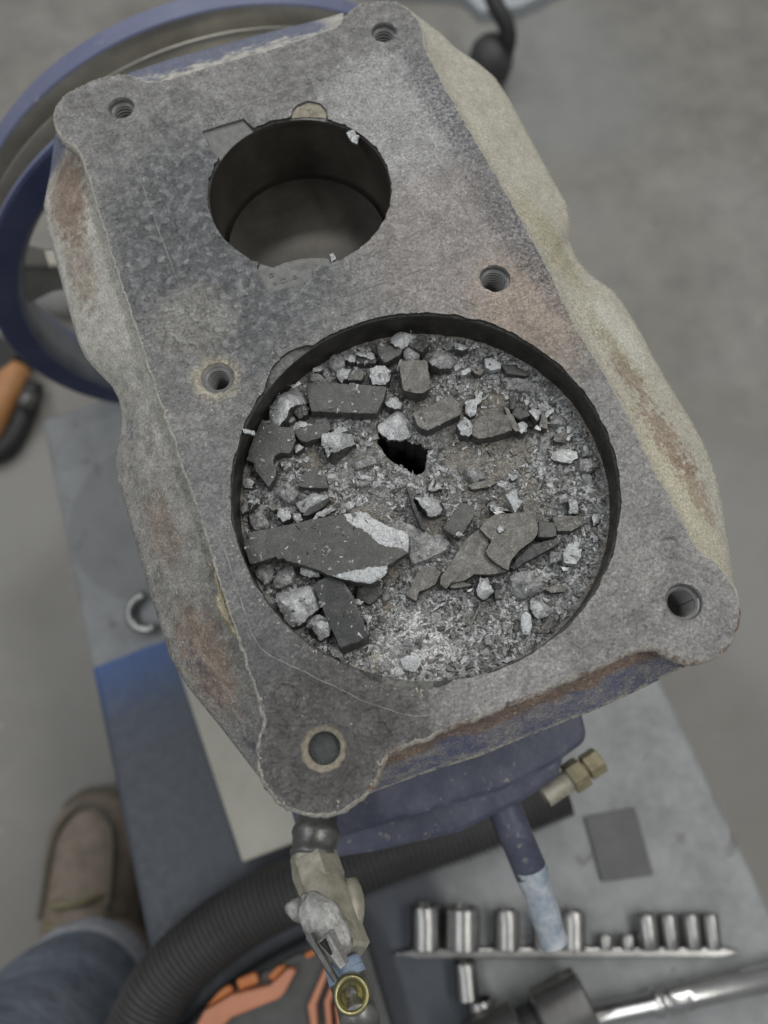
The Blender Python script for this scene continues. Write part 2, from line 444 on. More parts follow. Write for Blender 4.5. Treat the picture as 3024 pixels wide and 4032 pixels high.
# ------------------------------------------------------------------ the compressor pump
pump = Root('air_compressor_pump', 'large broken two-bore compressor pump with its head removed, dusty grey deck and blue lower casting', 'compressor pump', (0, 90, -376))

# deck outline, clockwise in the picture, in eight runs; and the flared casting below it
ZO = -24.0
D_top = [(540,309),(588,328),(656,318),(868,251),(1061,198),(1254,135),(1340,101)]
D_tr = [(1340,101),(1350,74),(1380,44),(1427,14),(1495,4),(1550,8),(1600,32),(1645,78),(1664,127)]
D_right = [(1664,127),(1666,176),(1694,235),(1733,313),(1841,509),(1987,754),(2134,1018),(2262,1287),(2327,1390),(2414,1536),(2504,1714),(2558,1828),(2612,1920),(2666,2018),(2704,2099),(2748,2170),(2797,2208),(2845,2251),(2878,2294)]
D_br = [(2878,2294),(2900,2343),(2907,2403),(2900,2468),(2867,2538),(2824,2576),(2770,2598),(2715,2600),(2672,2587),(2623,2563),(2591,2549),(2553,2538)]
D_bot = [(2553,2538),(2525,2544),(2439,2582),(2319,2636),(2200,2685),(2000,2766),(1828,2839),(1629,2918),(1530,2958)]
D_bl = [(1530,2958),(1500,2985),(1490,3031),(1464,3091),(1417,3144),(1351,3184),(1285,3203),(1218,3200),(1152,3184),(1092,3150),(1046,3091),(1029,3031),(1019,2971),(1023,2925),(1039,2879),(1049,2839)]
D_left = [(1049,2839),(1033,2786),(1009,2706),(980,2620),(949,2522),(886,2344),(823,2123),(759,1933),(722,1838),(690,1730),(633,1572),(589,1439),(544,1300),(480,1110),(434,964),(386,810),(347,675),(323,608),(299,569),(260,550)]
D_tl = [(260,550),(236,521),(217,482),(217,430),(232,400),(262,374),(300,350),(350,325),(420,302),(480,293),(520,299),(540,309)]
O_top = [(501,289),(675,231),(868,178),(1061,125),(1280,72),(1350,50)]
O_right = [(1590,22),(1664,78),(1733,127),(1792,186),(1880,245),(1948,303),(2007,392),(2085,538),(2183,715),(2232,803),(2247,881),(2242,950),(2271,1018),(2330,1087),(2418,1145),(2467,1214),(2526,1312),(2565,1390),(2640,1520),(2688,1600),(2732,1670),(2786,1774),(2824,1882),(2851,2023),(2873,2164),(2892,2294),(2903,2350)]
O_bot = [(2732,2609),(2623,2663),(2504,2723),(2336,2799),(2171,2863),(2036,2917),(1900,2974),(1696,3038),(1563,3084),(1477,3117),(1420,3140)]
O_left = [(1094,3151),(1004,3040),(866,2860),(741,2708),(693,2632),(665,2578),(633,2471),(582,2313),(538,2154),(494,1996),(465,1901),(454,1806),(468,1730),(481,1654),(468,1572),(437,1515),(380,1458),(335,1408),(304,1338),(241,1109),(202,964),(183,887),(172,810),(198,675),(217,520)]
def up0(L, z): return [at(u, v, z) for u, v in L]
secs = []
def sec(D, O, step=1.0):
    d = resample(up0(D, 0), step); n = len(d) - 1
    o = smooth_pts(resample(up0(O, ZO), 1, n=n), 1) if O else None
    return [d, o]
runs = [sec(D_top, O_top), sec(D_tr, None), sec(D_right, O_right), sec(D_br, None), sec(D_bot, O_bot), sec(D_bl, None), sec(D_left, O_left), sec(D_tl, None)]
for k in (1, 3, 5, 7):
    d = runs[k][0]; S0 = runs[k - 1][1][-1]; E0 = runs[(k + 1) % 8][1][0]; n = len(d) - 1; o = []
    cen = sum(d, Vector()) / len(d)
    for i, p in enumerate(d):
        t = i / n; q = Vector((p.x, p.y, ZO)); c = Vector((cen.x, cen.y, ZO))
        q = q + (c - q).normalized() * 1.2 * min(1, 6 * t, 6 * (1 - t))
        q += (S0 - Vector((d[0].x, d[0].y, ZO))) * (1 - t) ** 4 + (E0 - Vector((d[-1].x, d[-1].y, ZO))) * t ** 4
        o.append(q)
    runs[k][1] = o
DK = []; OU = []; FLK = []
for k, (d, o) in enumerate(runs):
    DK += d[:-1]; OU += o[:-1]; FLK += [0 if k % 2 else 1] * (len(d) - 1)
NR = len(DK)
DK = smooth_pts(DK, 2, True)
for i, p in enumerate(DK):            # ragged casting edge
    q = DK[(i + 1) % NR] - DK[i - 1]; nrm = Vector((q.y, -q.x, 0)).normalized()
    DK[i] = p + nrm * (nz(p, 1.1) * .45 + nz(p, 4) * .5)

# bores: rim radius as a function of the angle
BIG = (0.0, 0.0, 60.0); SML = (0.0, 118.16, 32.16)
def ang(p, c): return math.atan2(p.y - c[1], p.x - c[0])
notch_tl = [cr('E', x, y, 0) for x, y in ((230,425),(200,370),(160,275),(300,232),(437,190),(455,215),(492,255))]
notch_t = [cr('E', x, y, 0) for x, y in ((738,190),(745,140),(775,105),(850,75),(930,90),(975,140),(980,190))]
notch_b = [cr('E', x, y, 0) for x, y in ((515,1165),(560,1290),(600,1328),(760,1290),(880,1235),(890,1205),(870,1165))]
def ray_r(th, c, poly):
    d = Vector((math.cos(th), math.sin(th))); best = None
    for a, b in zip(poly, poly[1:]):
        ax, ay = a.x - c[0], a.y - c[1]; ex, ey = b.x - a.x, b.y - a.y
        den = d.x * ey - d.y * ex
        if abs(den) < 1e-9: continue
        t = (ax * ey - ay * ex) / den; s = (ax * d.y - ay * d.x) / den
        if 0 <= s <= 1 and t > 0: best = t if best is None else max(best, t)
    return best
def small_r(th):
    for q in (notch_tl, notch_t, notch_b):
        r = ray_r(th, SML, q)
        if r and r > SML[2] + .4: return r
    p = (math.cos(th) * 30, math.sin(th) * 30, 0)
    return SML[2] + .25 + max(0, nz(p, 2.6, 3)) * 1.2 + nz(p, .9, 5) * .18 + .1
thA = ang(cr('A', 330, 610, 0), BIG); thB = ang(cr('A', 740, 320, 0), BIG)
thC = ang(cr('C', 1110, 1330, 0), BIG); thD = ang(cr('D', 330, 1330, 0), BIG)
def bump01(t): return max(0, math.sin(PI * min(1, max(0, t)))) ** .6
def big_r(th):
    p = (math.cos(th) * 60, math.sin(th) * 60, 0)
    r = 60.45 + nz(p, 5.3, 1) * .55 + nz(p, 2.1, 2) * .3 + nz(p, .9, 3) * .16
    t = (th - thA) / (thB - thA)
    if 0 < t < 1: r += 3.2 * bump01(t)
    t = (th - thC) / (thD - thC)
    if 0 < t < 1: r += 2.2 * bump01(t)
    return r
def bore_loop(c, rf, n):
    return [Vector((c[0] + rf(-PI + 2 * PI * i / n) * math.cos(-PI + 2 * PI * i / n), c[1] + rf(-PI + 2 * PI * i / n) * math.sin(-PI + 2 * PI * i / n), 0)) for i in range(n)]
NB_, NS_ = 640, 360
loopB = bore_loop(BIG, big_r, NB_); loopS = bore_loop(SML, small_r, NS_)
HOLES = [  # photo pixel, outer radius, thread radius, open below, sandy
    (478, 424, 4.9, 4.0, False), (1512, 126, 4.9, 4.1, False), (857, 1487, 5.6, 4.1, False),
    (1949, 1096, 5.3, 4.5, False), (1274, 2946, 6.4, 4.6, 'plug'), (2694, 2369, 5.6, 4.7, 'open')]
hl = []
for (u, v, ro, ri, kd) in HOLES:
    c = at(u, v, 0)
    hl.append((c, [Vector((c.x + (ro + nz((c.x + math.cos(2 * PI * i / 56) * 5, c.y + math.sin(2 * PI * i / 56) * 5, 0), 1.3) * .35) * math.cos(2 * PI * i / 56),
                           c.y + (ro + nz((c.x + math.cos(2 * PI * i / 56) * 5, c.y + math.sin(2 * PI * i / 56) * 5, 0), 1.3) * .35) * math.sin(2 * PI * i / 56), 0)) for i in range(56)]))
loops = [DK, loopB, loopS] + [h[1] for h in hl]
pv = []; pe = []; cons = []
for L in loops:
    o = len(pv); pv += [Vector((p.x, p.y)) for p in L]
    pe += [(o + i, o + (i + 1) % len(L)) for i in range(len(L))]; cons.append((o, len(L)))
GS = 1.15
def near_hole(x, y, m):
    if math.hypot(x, y) < 61.8 + m: return big_r(math.atan2(y, x)) + m > math.hypot(x, y)
    d = math.hypot(x, y - SML[1])
    if d < 52 and small_r(math.atan2(y - SML[1], x)) + m > d: return True
    for c, L in hl:
        if math.hypot(x - c.x, y - c.y) < 7 + m: return True
    return False
xs = [p.x for p in DK]; ys = [p.y for p in DK]
DKc = DK[::3]
y = min(ys)
while y < max(ys):
    x = min(xs)
    while x < max(xs):
        px = x + random.uniform(-.3, .3); py = y + random.uniform(-.3, .3)
        if not near_hole(px, py, .6) and inside(px, py, DK) : pv.append(Vector((px, py)))
        x += GS
    y += GS
cv, ce, cf, _, _, _ = geometry.delaunay_2d_cdt(pv, pe, [], 0, 1e-5)
keep = []
for f in cf:
    cx = sum(cv[i].x for i in f) / 3; cy = sum(cv[i].y for i in f) / 3
    if not inside(cx, cy, DK): continue
    if math.hypot(cx, cy) < big_r(math.atan2(cy, cx)) - .02 and inside(cx, cy, loopB): continue
    if math.hypot(cx, cy - SML[1]) < 52 and inside(cx, cy, loopS): continue
    if any(math.hypot(cx - c.x, cy - c.y) < 7 and inside(cx, cy, L) for c, L in hl): continue
    keep.append(tuple(f))
bumps_px = [(622*K/K, 0, 0)]
DIMPLES = [(at(1125, 2740, 0), 4.4), (at(1489, 2880, 0), 3.9), (at(2635, 2150, 0), 3.6), (at(2500, 2460, 0), 4.2), (at(1750, 2756, 0), 3.2)]
def deck_z(x, y):
    z = nz((x, y, 0), 22) * .18 + nz((x, y, 0), 5) * .16 + nz((x, y, 0), 2.2) * .12
    for c, r in DIMPLES:
        d = math.hypot(x - c.x, y - c.y) / r
        if d < 1.4: z += -.45 * max(0, 1 - d * d) + .3 * math.exp(-((d - 1.02) / .16) ** 2)
    return z
bset = set(range(sum(c[1] for c in cons)))
vsD = [Vector((p.x, p.y, deck_z(p.x, p.y))) for p in cv]
# edge drop at the outer rim
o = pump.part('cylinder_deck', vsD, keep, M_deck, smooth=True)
# outer lip + flared casting
lip = []; rows = []
prof = [(-.0, .0), (-.4, .5), (-1.3, 1.1), (-3.2, 1.3), (-5.0, .8)]
vs = []; fs = []; mi = []
for dz, off in prof:
    for i, p in enumerate(DK):
        q = DK[(i + 1) % NR] - DK[i - 1]; nrm = Vector((q.y, -q.x, 0)).normalized()
        if nrm.dot(p - Vector((0, 50, 0))) < -1e9: nrm = -nrm
        rg = nz((p.x, p.y, dz * 3), 1.2, 4) * .5 if dz < -.2 else 0
        vs.append(p + nrm * SGN * (off + rg) + Vector((0, 0, deck_z(p.x, p.y) + dz))) if False else vs.append((p, nrm, off + rg, deck_z(p.x, p.y) + dz))
# orientation of the outline
area2 = sum(DK[i].x * DK[(i + 1) % NR].y - DK[(i + 1) % NR].x * DK[i].y for i in range(NR))
sg = 1 if area2 > 0 else -1
vs = [Vector((p.x + nm.x * sg * of, p.y + nm.y * sg * of, zz)) for p, nm, of, zz in vs]
NT = 16
for r in range(1, NT + 1):
    t = r / NT
    for i in range(NR):
        a = Vector((DK[i].x, DK[i].y, -5)); b = OU[i]
        f = FLK[i]
        tt = t
        z = -5 + (ZO + 5) * (tt ** 1.25)
        p = Vector((a.x + (b.x - a.x) * tt, a.y + (b.y - a.y) * tt, z))
        k_ = math.sin(PI * t) ** .5 if t < 1 else 0
        p.z += (nz(p, 12, 2) * .9 + nz(p, 3, 3) * .6 + nz(p, 1.3, 4) * .3) * k_
        vs.append(p)
for z, sh in ((ZO - 1.5, 1.0), (ZO - 6, .985), (-60, .95), (-112, .93)):
    for i in range(NR):
        vs.append(Vector((OU[i].x * sh, 50 + (OU[i].y - 50) * sh, z)))
rowsn = len(vs) // NR
for k in range(rowsn - 1):
    for i in range(NR):
        j = (i + 1) % NR; fs.append((k * NR + i, k * NR + j, (k + 1) * NR + j, (k + 1) * NR + i))
pump.part('flared_casting', vs, fs, M_flank, smooth=True)
# bore liners
def liner(name, loop, c, depth, m, n, shelf=-1.1, pk=None):
    vs = [Vector((p.x, p.y, deck_z(p.x, p.y))) for p in loop]; fs = []
    def ring(r, z):
        for i in range(n):
            th = -PI + 2 * PI * i / n; vs.append(Vector((c[0] + r * math.cos(th), c[1] + r * math.sin(th), z)))
    for p in loop: vs.append(Vector((p.x, p.y, shelf + nz(p, 1.2) * .2)))
    ring(c[2] + .1, shelf - .15); ring(c[2], shelf - .6); ring(c[2], shelf - 2.2); ring(c[2] + .25, shelf - 2.5); ring(c[2] + .1, -depth * .5); ring(c[2], -depth)
    mats = []
    R = len(vs) // n
    for k in range(R - 1):
        for i in range(n):
            j = (i + 1) % n; fs.append((k * n + i, k * n + j, (k + 1) * n + j, (k + 1) * n + i))
            wide = math.hypot(loop[i].x - c[0], loop[i].y - c[1]) - c[2]
            mats.append((1 if (wide > 2.2 and pk is M_pocket) else 0) if k == 0 else (1 if (k == 1 and wide > 2.2) else (0 if k <= 2 else 2)))
    return pump.part(name, vs, fs, [M_rimsoot, pk, m], smooth=False, mats=mats)
liner('bore_wall', loopB, BIG, 30, M_bore, NB_, pk=simple('broken_rim_stone', (.05, .05, .047), (.23, .225, .21), 1.6, .8, .1, .8, 1.2))
bs = liner('bore_wall', loopS, SML, 100, M_bore2, NS_, -1.0, pk=M_pocket)
# sandy floor of the half-round notch, embossed dots in the lower notch
def patch(name, poly, z, th, m, amp=.2, parent=None):
    P = resample([Vector((p.x, p.y, 0)) for p in poly], .8, True)
    n = len(P); c = sum(P, Vector()) / n
    pts = [Vector((p.x, p.y)) for p in P]; xs = [p.x for p in P]; ys = [p.y for p in P]
    y = min(ys)
    while y < max(ys):
        x = min(xs)
        while x < max(xs):
            if inside(x, y, P): pts.append(Vector((x + random.uniform(-.2, .2), y + random.uniform(-.2, .2))))
            x += .8
        y += .8
    V, E_, F, _, _, _ = geometry.delaunay_2d_cdt(pts, [(i, (i + 1) % n) for i in range(n)], [], 1, 1e-4)
    return pump.part(name, [Vector((p.x, p.y, z + nz((p.x, p.y, 0), 1.1, 9) * amp)) for p in V], [tuple(f) for f in F], m, under=parent)
def pxp(L, z=0): return [cr('E', x, y, z) for x, y in L]
patch('sandy_recess', pxp([(742,182),(752,140),(780,110),(850,82),(925,95),(968,142),(972,182),(850,172)]), -.75, .3, M_pocket2, .35)
for x, y, s in ((608,1205,1.15),(692,1238,1.5),(762,1218,1.0),(632,1262,.8)):
    c = cr('E', x, y, 0)
    v_, f_ = lathe([(0, s), (.35, s * .95), (.35, s * .55), (-.2, s * .5)], (c.x, c.y, -1.1), (0, 0, 1), 4, cap1=True)
    pump.part('cast_stud', v_, f_, M_pocket, under=bs)
patch('scraped_tongue', pxp([(560,1180),(600,1175),(640,1145),(700,1120),(780,1100),(860,1090),(940,1090),(1010,1098),(1055,1108),(1080,1108),(1060,1140),(900,1190),(870,1200),(700,1260),(600,1270)]), -1.25, .3, simple('scraped_grey_tongue', (.09, .09, .085), (.20, .197, .188), 4, .6, .2, .15, 1), .3)
c1, c2 = cr('E', 640, 1172, 0), cr('E', 1050, 1100, 0); md = (c1 + c2) / 2; dx = (c2 - c1); L_ = dx.length / 2; e = dx.normalized(); f2 = Vector((-e.y, e.x, 0))
# bolt holes
for (u, v, ro, ri, kd), (c, L) in zip(HOLES, hl):
    n = 56; vs = [Vector((p.x, p.y, deck_z(p.x, p.y))) for p in L]
    pr = [(-.7, ro - .35)] 
    if kd == 'plug': pr += [(-1.6, ri + .3), (-2.0, ri), (-4.6, ri)]
    else:
        cb = -1.3 if ro > 5.5 and kd is False else -1.9
        pr += [(-1.1, ri + .45), (cb, ri + .35)]
        z = cb
        while z > -17:
            pr += [(z - .35, ri - .5), (z - .8, ri - .5), (z - 1.15, ri + .4), (z - 1.4, ri + .4)]; z -= 1.4
        pr += [(z - 1, ri)]
    for z, r in pr:
        for i in range(n):
            th = 2 * PI * i / n
            zz = z + (1.5 * i / n if (z < -3 and kd != 'plug') else 0)
            vs.append(Vector((c.x + r * math.cos(th), c.y + r * math.sin(th), zz)))
    R = len(vs) // n; fs = []
    for k in range(R - 1):
        for i in range(n):
            j = (i + 1) % n
            fs.append((k * n + i, k * n + j, (k + 1) * n + j, (k + 1) * n + i))
    mats = [1 if (k // n < 1 or kd == 'plug') else (2 if k // n < 4 or (k // n >= 4 and (k // n - 4) % 4 in (2, 3)) else 0) for k in range(len(fs))]
    edge = M_pocket2 if (u in (857, 1274)) else M_pocket
    ho = pump.part('bolt_hole', vs, fs, [M_thread, edge, M_groovedark], mats=mats, smooth=False)
    if kd == 'plug':
        v_, f_ = lathe([(0, ri - .02), (.15, ri * .6), (.0, .05)], (c.x, c.y, -4.4), (0, 0, 1), 40, cap1=True)
        pump.part('hole_plug', v_, f_, M_plug, smooth=True, under=ho)
    elif kd is False:
        v_, f_ = lathe([(0, ri + .4), (0.01, .05)], (c.x, c.y, -18.3), (0, 0, 1), 40, cap1=True)
        pump.part('hole_bottom', v_, f_, M_dark, under=ho)
# small piston far down the narrow bore
v_, f_ = lathe([(-14, 31.9), (0, 31.9), (.9, 31.2), (1.0, .05)], (SML[0], SML[1], -31), (0, 0, 1), 96, cap1=True)
pump.part('small_piston', v_, f_, M_bore3, smooth=False)

# pressed gasket lines on the deck
def ribbon(px, wd, m, dz=.16, jit=.35):
    if m is M_deck: wd *= 1.5; dz = max(dz, .16)
    P = smooth_pts(resample([at(u, v, 0) for u, v in px], 1.0), 3); vs = []; fs = []
    n = len(P)
    for i, p in enumerate(P):
        d = (P[min(n - 1, i + 1)] - P[max(0, i - 1)]).normalized(); s = Vector((-d.y, d.x, 0))
        p = p + s * nz(p, 2.5, 8) * jit
        wv = wd * (.45 + .8 * abs(nz(p, 5, 6))); q = p
        for k, (o_, h) in enumerate(((-1, -.2), (-.4, dz), (.4, dz), (1, -.2))):
            r = q + s * o_ * wv; vs.append(Vector((r.x, r.y, deck_z(q.x, q.y) + h * (.6 + .8 * abs(nz(p, 1.5, 3))))))
    for i in range(n - 1):
        for k in range(3): fs.append((i * 4 + k, i * 4 + k + 1, i * 4 + 5 + k, i * 4 + 4 + k))
    return pump.part('gasket_line', vs, fs, m)
ribbon([(530,632),(569,752),(622,902),(661,1000),(694,1099)], .3, M_pressline)
ribbon([(694,1099),(733,1215),(771,1282),(849,1316),(926,1297),(1061,1253),(1350,1167),(1596,1087),(1792,998),(1845,950),(1855,891)], .22, M_deck, .1)
ribbon([(1855,891),(1831,822),(1723,636),(1635,460),(1576,343),(1527,284),(1469,254),(1446,260)], .28, M_deck, .1)
ribbon([(1446,260),(1254,318),(964,415),(771,463),(598,511)], .18, M_deck, .08)
ribbon([(978,1487),(1004,1446),(1029,1395),(1070,1349),(1157,1310),(1311,1256),(1400,1224),(1596,1150),(1694,1136),(1772,1155),(1870,1204),(2007,1253),(2164,1312)], .26, M_deck, .12)
ribbon([(791,1895),(829,2009),(873,2148),(918,2268),(962,2408)], .3, M_pressline)
ribbon([(850,2073),(891,2180),(927,2298),(963,2401),(988,2488),(1014,2539),(1055,2580),(1157,2626),(1260,2677),(1362,2723),(1429,2759)], .32, M_pressline, .25)
ribbon([(1429,2759),(1563,2805),(1649,2822),(1762,2805),(1895,2752),(2000,2719),(2120,2660)], .25, M_pressline, .12)
for (cx_, cy_), rr_ in (((1125,2740),55),((1489,2880),48),((2635,2150),44),((2500,2460),50)):
    ribbon([(cx_ + rr_ * math.cos(2*PI*i/18), cy_ + rr_ * math.sin(2*PI*i/18)) for i in range(19)], .9, M_deck, .34, .9)
ribbon([(2558,2018),(2525,2115),(2482,2240),(2439,2381),(2401,2479),(2363,2549)], .35, M_deck, .12)
ribbon([(1157,2800),(1300,2838),(1420,2900)], .2, M_deck, .08)

# big piston crown with the ragged hole punched through it
ZC = -16.0
HOLE = [cr('A', x, y, ZC) for x, y in ((1245,985),(1280,1000),(1330,1022),(1400,1018),(1460,1030),(1480,1052),(1540,1055),(1590,1070),(1612,1098),(1645,1102),(1622,1150),(1620,1220),(1590,1290),(1550,1312),(1500,1292),(1470,1262),(1400,1230),(1370,1215),(1330,1185),(1290,1150),(1282,1110),(1240,1070))]
HL = resample(HOLE, .7, True)
HL = [p + Vector((nz(p, 1.1, 2), nz(p, 1.1, 7), 0)) * .55 for p in HL]
def crown_z(x, y):
    r = math.hypot(x, y)
    z = nz((x, y, 0), 14, 1) * .7 + nz((x, y, 0), 4, 2) * .55 + nz((x, y, 0), 1.6, 3) * .35
    edge = max(0, (r - 40) / 20); th = math.atan2(y, x)
    bank = .5 + .5 * math.cos(th + .6)       # grit is banked up towards the lower right
    z += edge ** 1.5 * (1.2 + 3.4 * bank)
    return ZC + z
pts = [Vector((60.2 * math.cos(2 * PI * i / 260), 60.2 * math.sin(2 * PI * i / 260))) for i in range(260)]
ed = [(i, (i + 1) % 260) for i in range(260)]
o_ = len(pts); pts += [Vector((p.x, p.y)) for p in HL]; ed += [(o_ + i, o_ + (i + 1) % len(HL)) for i in range(len(HL))]
g = -60.0
while g < 60:
    h = -60.0
    while h < 60:
        x = h + random.uniform(-.28, .28); y = g + random.uniform(-.28, .28)
        if x * x + y * y < 59.6 ** 2 and not inside(x, y, HL): pts.append(Vector((x, y)))
        h += .9
    g += .9
V, E_, F, _, _, _ = geometry.delaunay_2d_cdt(pts, ed, [], 0, 1e-5)
F = [tuple(f) for f in F if not inside(sum(V[i].x for i in f) / 3, sum(V[i].y for i in f) / 3, HL) and math.hypot(sum(V[i].x for i in f) / 3, sum(V[i].y for i in f) / 3) < 60.2]
big_piston = pump.part('big_piston_crown', [Vector((p.x, p.y, crown_z(p.x, p.y))) for p in V], F, M_crown, smooth=False)
n = len(HL); vs = []
for z, g_ in ((0, 1), (-1.5, 1.03), (-5, .97), (-60, .9)):
    c = sum(HL, Vector()) / n
    for p in HL:
        q = c + (p - c) * g_; vs.append(Vector((q.x, q.y, (crown_z(p.x, p.y) if z == 0 else ZC + z + nz(p, 2) * .8))))
fs = [(k * n + i, k * n + (i + 1) % n, (k + 1) * n + (i + 1) % n, (k + 1) * n + i) for k in range(3) for i in range(n)] + [tuple(3 * n + i for i in range(n))]
pump.part('piston_hole', vs, fs, [M_rimsoot, M_dark], mats=[0] * n + [1] * (n * 2 + 1))

# ------------------------------------------------------------------ lower castings
def paint(name, c0, c1, chip, rough=.45, mm=9, chipmm=5, ch=(.66, .72)):
    b = NB(name)
    col = b.ramp(b.noise(mm, 5, .6), [(.3, c0), (.7, c1)])
    col = b.mix(b.mr(b.noise(chipmm, 5, .65), ch[0], ch[1]), col, chip)
    return b.fin(col, rough, 0, b.bump(b.noise(2.5, 4), .25), .4)
M_blue = paint('worn_blue_paint', (.062, .07, .108), (.115, .122, .165), (.28, .27, .26), .45, 9, 4, (.60, .70))
M_blue2 = paint('flywheel_blue_paint', (.115, .13, .215), (.155, .17, .255), (.30, .30, .32), .4, 30, 6)
M_bluef = paint('flywheel_face_blue', (.035, .043, .105), (.07, .08, .15), (.16, .15, .14), .45, 30, 9)
M_groove = simple('polished_belt_groove', (.22, .21, .18), (.42, .405, .36), 55, .3, .7, .1, 12)
M_black = simple('black_rubber', (.012, .012, .013), (.03, .03, .03), 8, .55)
M_chrome = simple('chrome', (.30, .295, .285), (.44, .435, .42), 14, .33, 1.0, .04, 5)
M_brass = simple('dusty_brass', (.27, .25, .19), (.52, .495, .41), 7, .55, .3, .2, 2)
M_brassb = simple('bright_brass', (.26, .235, .12), (.40, .37, .20), 5, .3, .9, .05, 3)
M_pewter = simple('oily_steel_fitting', (.10, .10, .095), (.22, .218, .21), 5, .38, .6, .15, 2)
M_lump = simple('silver_cast_lump', (.20, .195, .18), (.46, .455, .44), 4.2, .45, .35, .5, 3)
M_tape = simple('pale_blue_thread_tape', (.20, .27, .38), (.30, .38, .50), 3, .6)
M_wrap = simple('cloudy_plastic_wrap', (.18, .25, .34), (.60, .62, .62), 9, .3, 0, .3, 4)

def q_(L, z): return [atk(u, v, z) for u, v in L]
# crankcase: two blue ledges seen under the deck, built square to the pump
xL, xR = -62.0, 45.0
def fpoly(L, z): return [(p.x, p.y) for p in [at(u, v, z) for u, v in L]]
cc = pump.part('crankcase', *prism(fpoly([(1180,3340),(1449,3268),(1981,3112),(2190,3008),(2322,2913),(2290,2770),(1800,2300),(1000,2600)], -112), -160, -112, 0), M_blue); bevel_mod(cc, 4, 3)
cc2 = pump.part('crankcase_base', *prism(fpoly([(1200,3400),(1468,3359),(1810,3283),(2056,3160),(2208,3065),(2240,2900),(1800,2400),(1000,2700)], -138), -200, -138, 0), M_blue); bevel_mod(cc2, 5, 3)
a = atk(905, 1782, -137)
v_, f_ = lathe([(0, 3.2), (-4, 3.0)], (a.x, a.y, a.z + 1), (0, 0, 1), 20, cap0=True, cap1=True)
cc3 = pump.part('crankcase_foot', *box((-16, 55, -288), (86, 190, 176)), M_blue)
bevel_mod(cc3, 6, 2)
# breather pipe
p0 = atk(1085, 1735, -150); p1 = atk(1150, 1890, -150)
bp = pump.part('breather_pipe', *tube([p0 + (p0 - p1) * .25, p0, p1], 7.6, 28), M_blue, smooth=True)
p2 = atk(1196, 2035, -160)
d = (p2 - p1).normalized()
v_, f_ = tube([p1 - d * 4, p1, p1 + d * 8, p1 + d * 16, p2 - d * 12, p2 - d * 3, p2], lambda t: 7.2 - .8 * t, 28, step=3, mod=lambda k, N: .35 * math.sin(k * 1.1))
pump.part('pipe_wrap', v_, f_, M_wrap, smooth=False, under=bp)
# brass drain fitting on the right of the ledge
p0 = atk(1222, 1690, -150); p1 = atk(1300, 1636, -150); d = (p1 - p0).normalized()
v_, f_ = lathe([(-12, 5), (2, 5), (2, 6)], p0, d, 24)
bf = pump.part('brass_fitting', v_, f_, M_brass)
L_ = (p1 - p0).length
v_, f_ = lathe([(L_ * .1, 6.8), (L_ * .13, 7.3), (L_ * .45, 7.3), (L_ * .48, 6.8), (L_ * .48, 4.6), (L_ * .56, 4.6), (L_ * .56, 6.2), (L_ * .92, 6.2), (L_ * .95, 5.6)], p0, d, 6, cap0=True, cap1=True)
pump.part('brass_hex', v_, f_, simple('dull_brass', (.20, .175, .10), (.38, .34, .22), 4, .5, .3), under=bf)
# elbow valve hanging out at the front
vl = pump
p0 = atk(690, 1740, -92); p1 = atk(676, 1852, -86); d = (p1 - p0).normalized(); Lc = (p1 - p0).length
v_, f_ = lathe([(-12, 7.6), (Lc * .38, 7.6), (Lc * .42, 8.4), (Lc * .50, 9.1), (Lc * .58, 9.3), (Lc * .66, 8.6), (Lc * .86, 8.4), (Lc * .92, 9.0), (Lc, 8.6), (Lc, 6)], p0, d, 36, cap0=True, cap1=True)
ev = pump.part('outlet_coupling', v_, f_, M_pewter, smooth=True)
p2 = atk(722, 1990, -74); p3 = atk(752, 2068, -68)
v_, f_ = tube([p1 - d * 3, p1 + d * 3, (p1 + p2) / 2, p2, p3], lambda t: 7.9 + 1.4 * math.sin(PI * t) ** 2 - 1.2 * max(0, t - .75) * 4 * .6, 8, step=4)
br = pump.part('brass_valve_body', v_, f_, M_brass)
bevel_mod(br, 1.0, 2)
# side boss of the valve
pa = atk(755, 1900, -80); pb = atk(770, 2020, -74)
pump.part('valve_side_rib', *tube([pa, (pa + pb) / 2, pb], lambda t: 2.2 + 2.2 * math.sin(PI * min(1, t + .1)), 10, step=3), M_brass, smooth=True, under=br)
# silver lump (folded lever) over the brass
def blobmesh(c, s, amp, seed, sub=4, rz=0):
    bm = bmesh.new(); bmesh.ops.create_icosphere(bm, subdivisions=sub, radius=1)
    vs = []
    for v in bm.verts:
        d = v.co.normalized(); k = 1 + amp * noise.noise(d * 2.1 + Vector((seed, 0, 0))) + amp * .6 * noise.noise(d * 5 + Vector((0, seed, 0)))
        x, y, z = d.x * s[0] * k, d.y * s[1] * k, d.z * s[2] * k
        vs.append((c[0] + x * math.cos(rz) - y * math.sin(rz), c[1] + x * math.sin(rz) + y * math.cos(rz), c[2] + z))
    fs = [tuple(v.index for v in f.verts) for f in bm.faces]; bm.free()
    return vs, fs
v_, f_ = lathe([(-3, 7.5), (-2.2, 9.2), (7, 9.2), (8, 8.2)], p1 + (p2 - p1).normalized() * 4, p2 - p1, 6, a0=.3, cap0=True, cap1=True)
pump.part('brass_hex', v_, f_, M_brass, under=br)
v_, f_ = lathe([(-3, 6.8), (-2.2, 8.6), (5, 8.6), (6, 7.2)], p3 - (p3 - p2).normalized() * 6, p3 - p2, 6, a0=.1, cap0=True, cap1=True)
pump.part('brass_hex', v_, f_, M_brass, under=br)
lc = atk(702, 2000, -62)
pump.part('silver_knob', *blobmesh(lc, (7.0, 12.0, 3.0), .13, 3.1, 4, .30), M_lump, smooth=True, under=br)
lc = atk(655, 1968, -66)
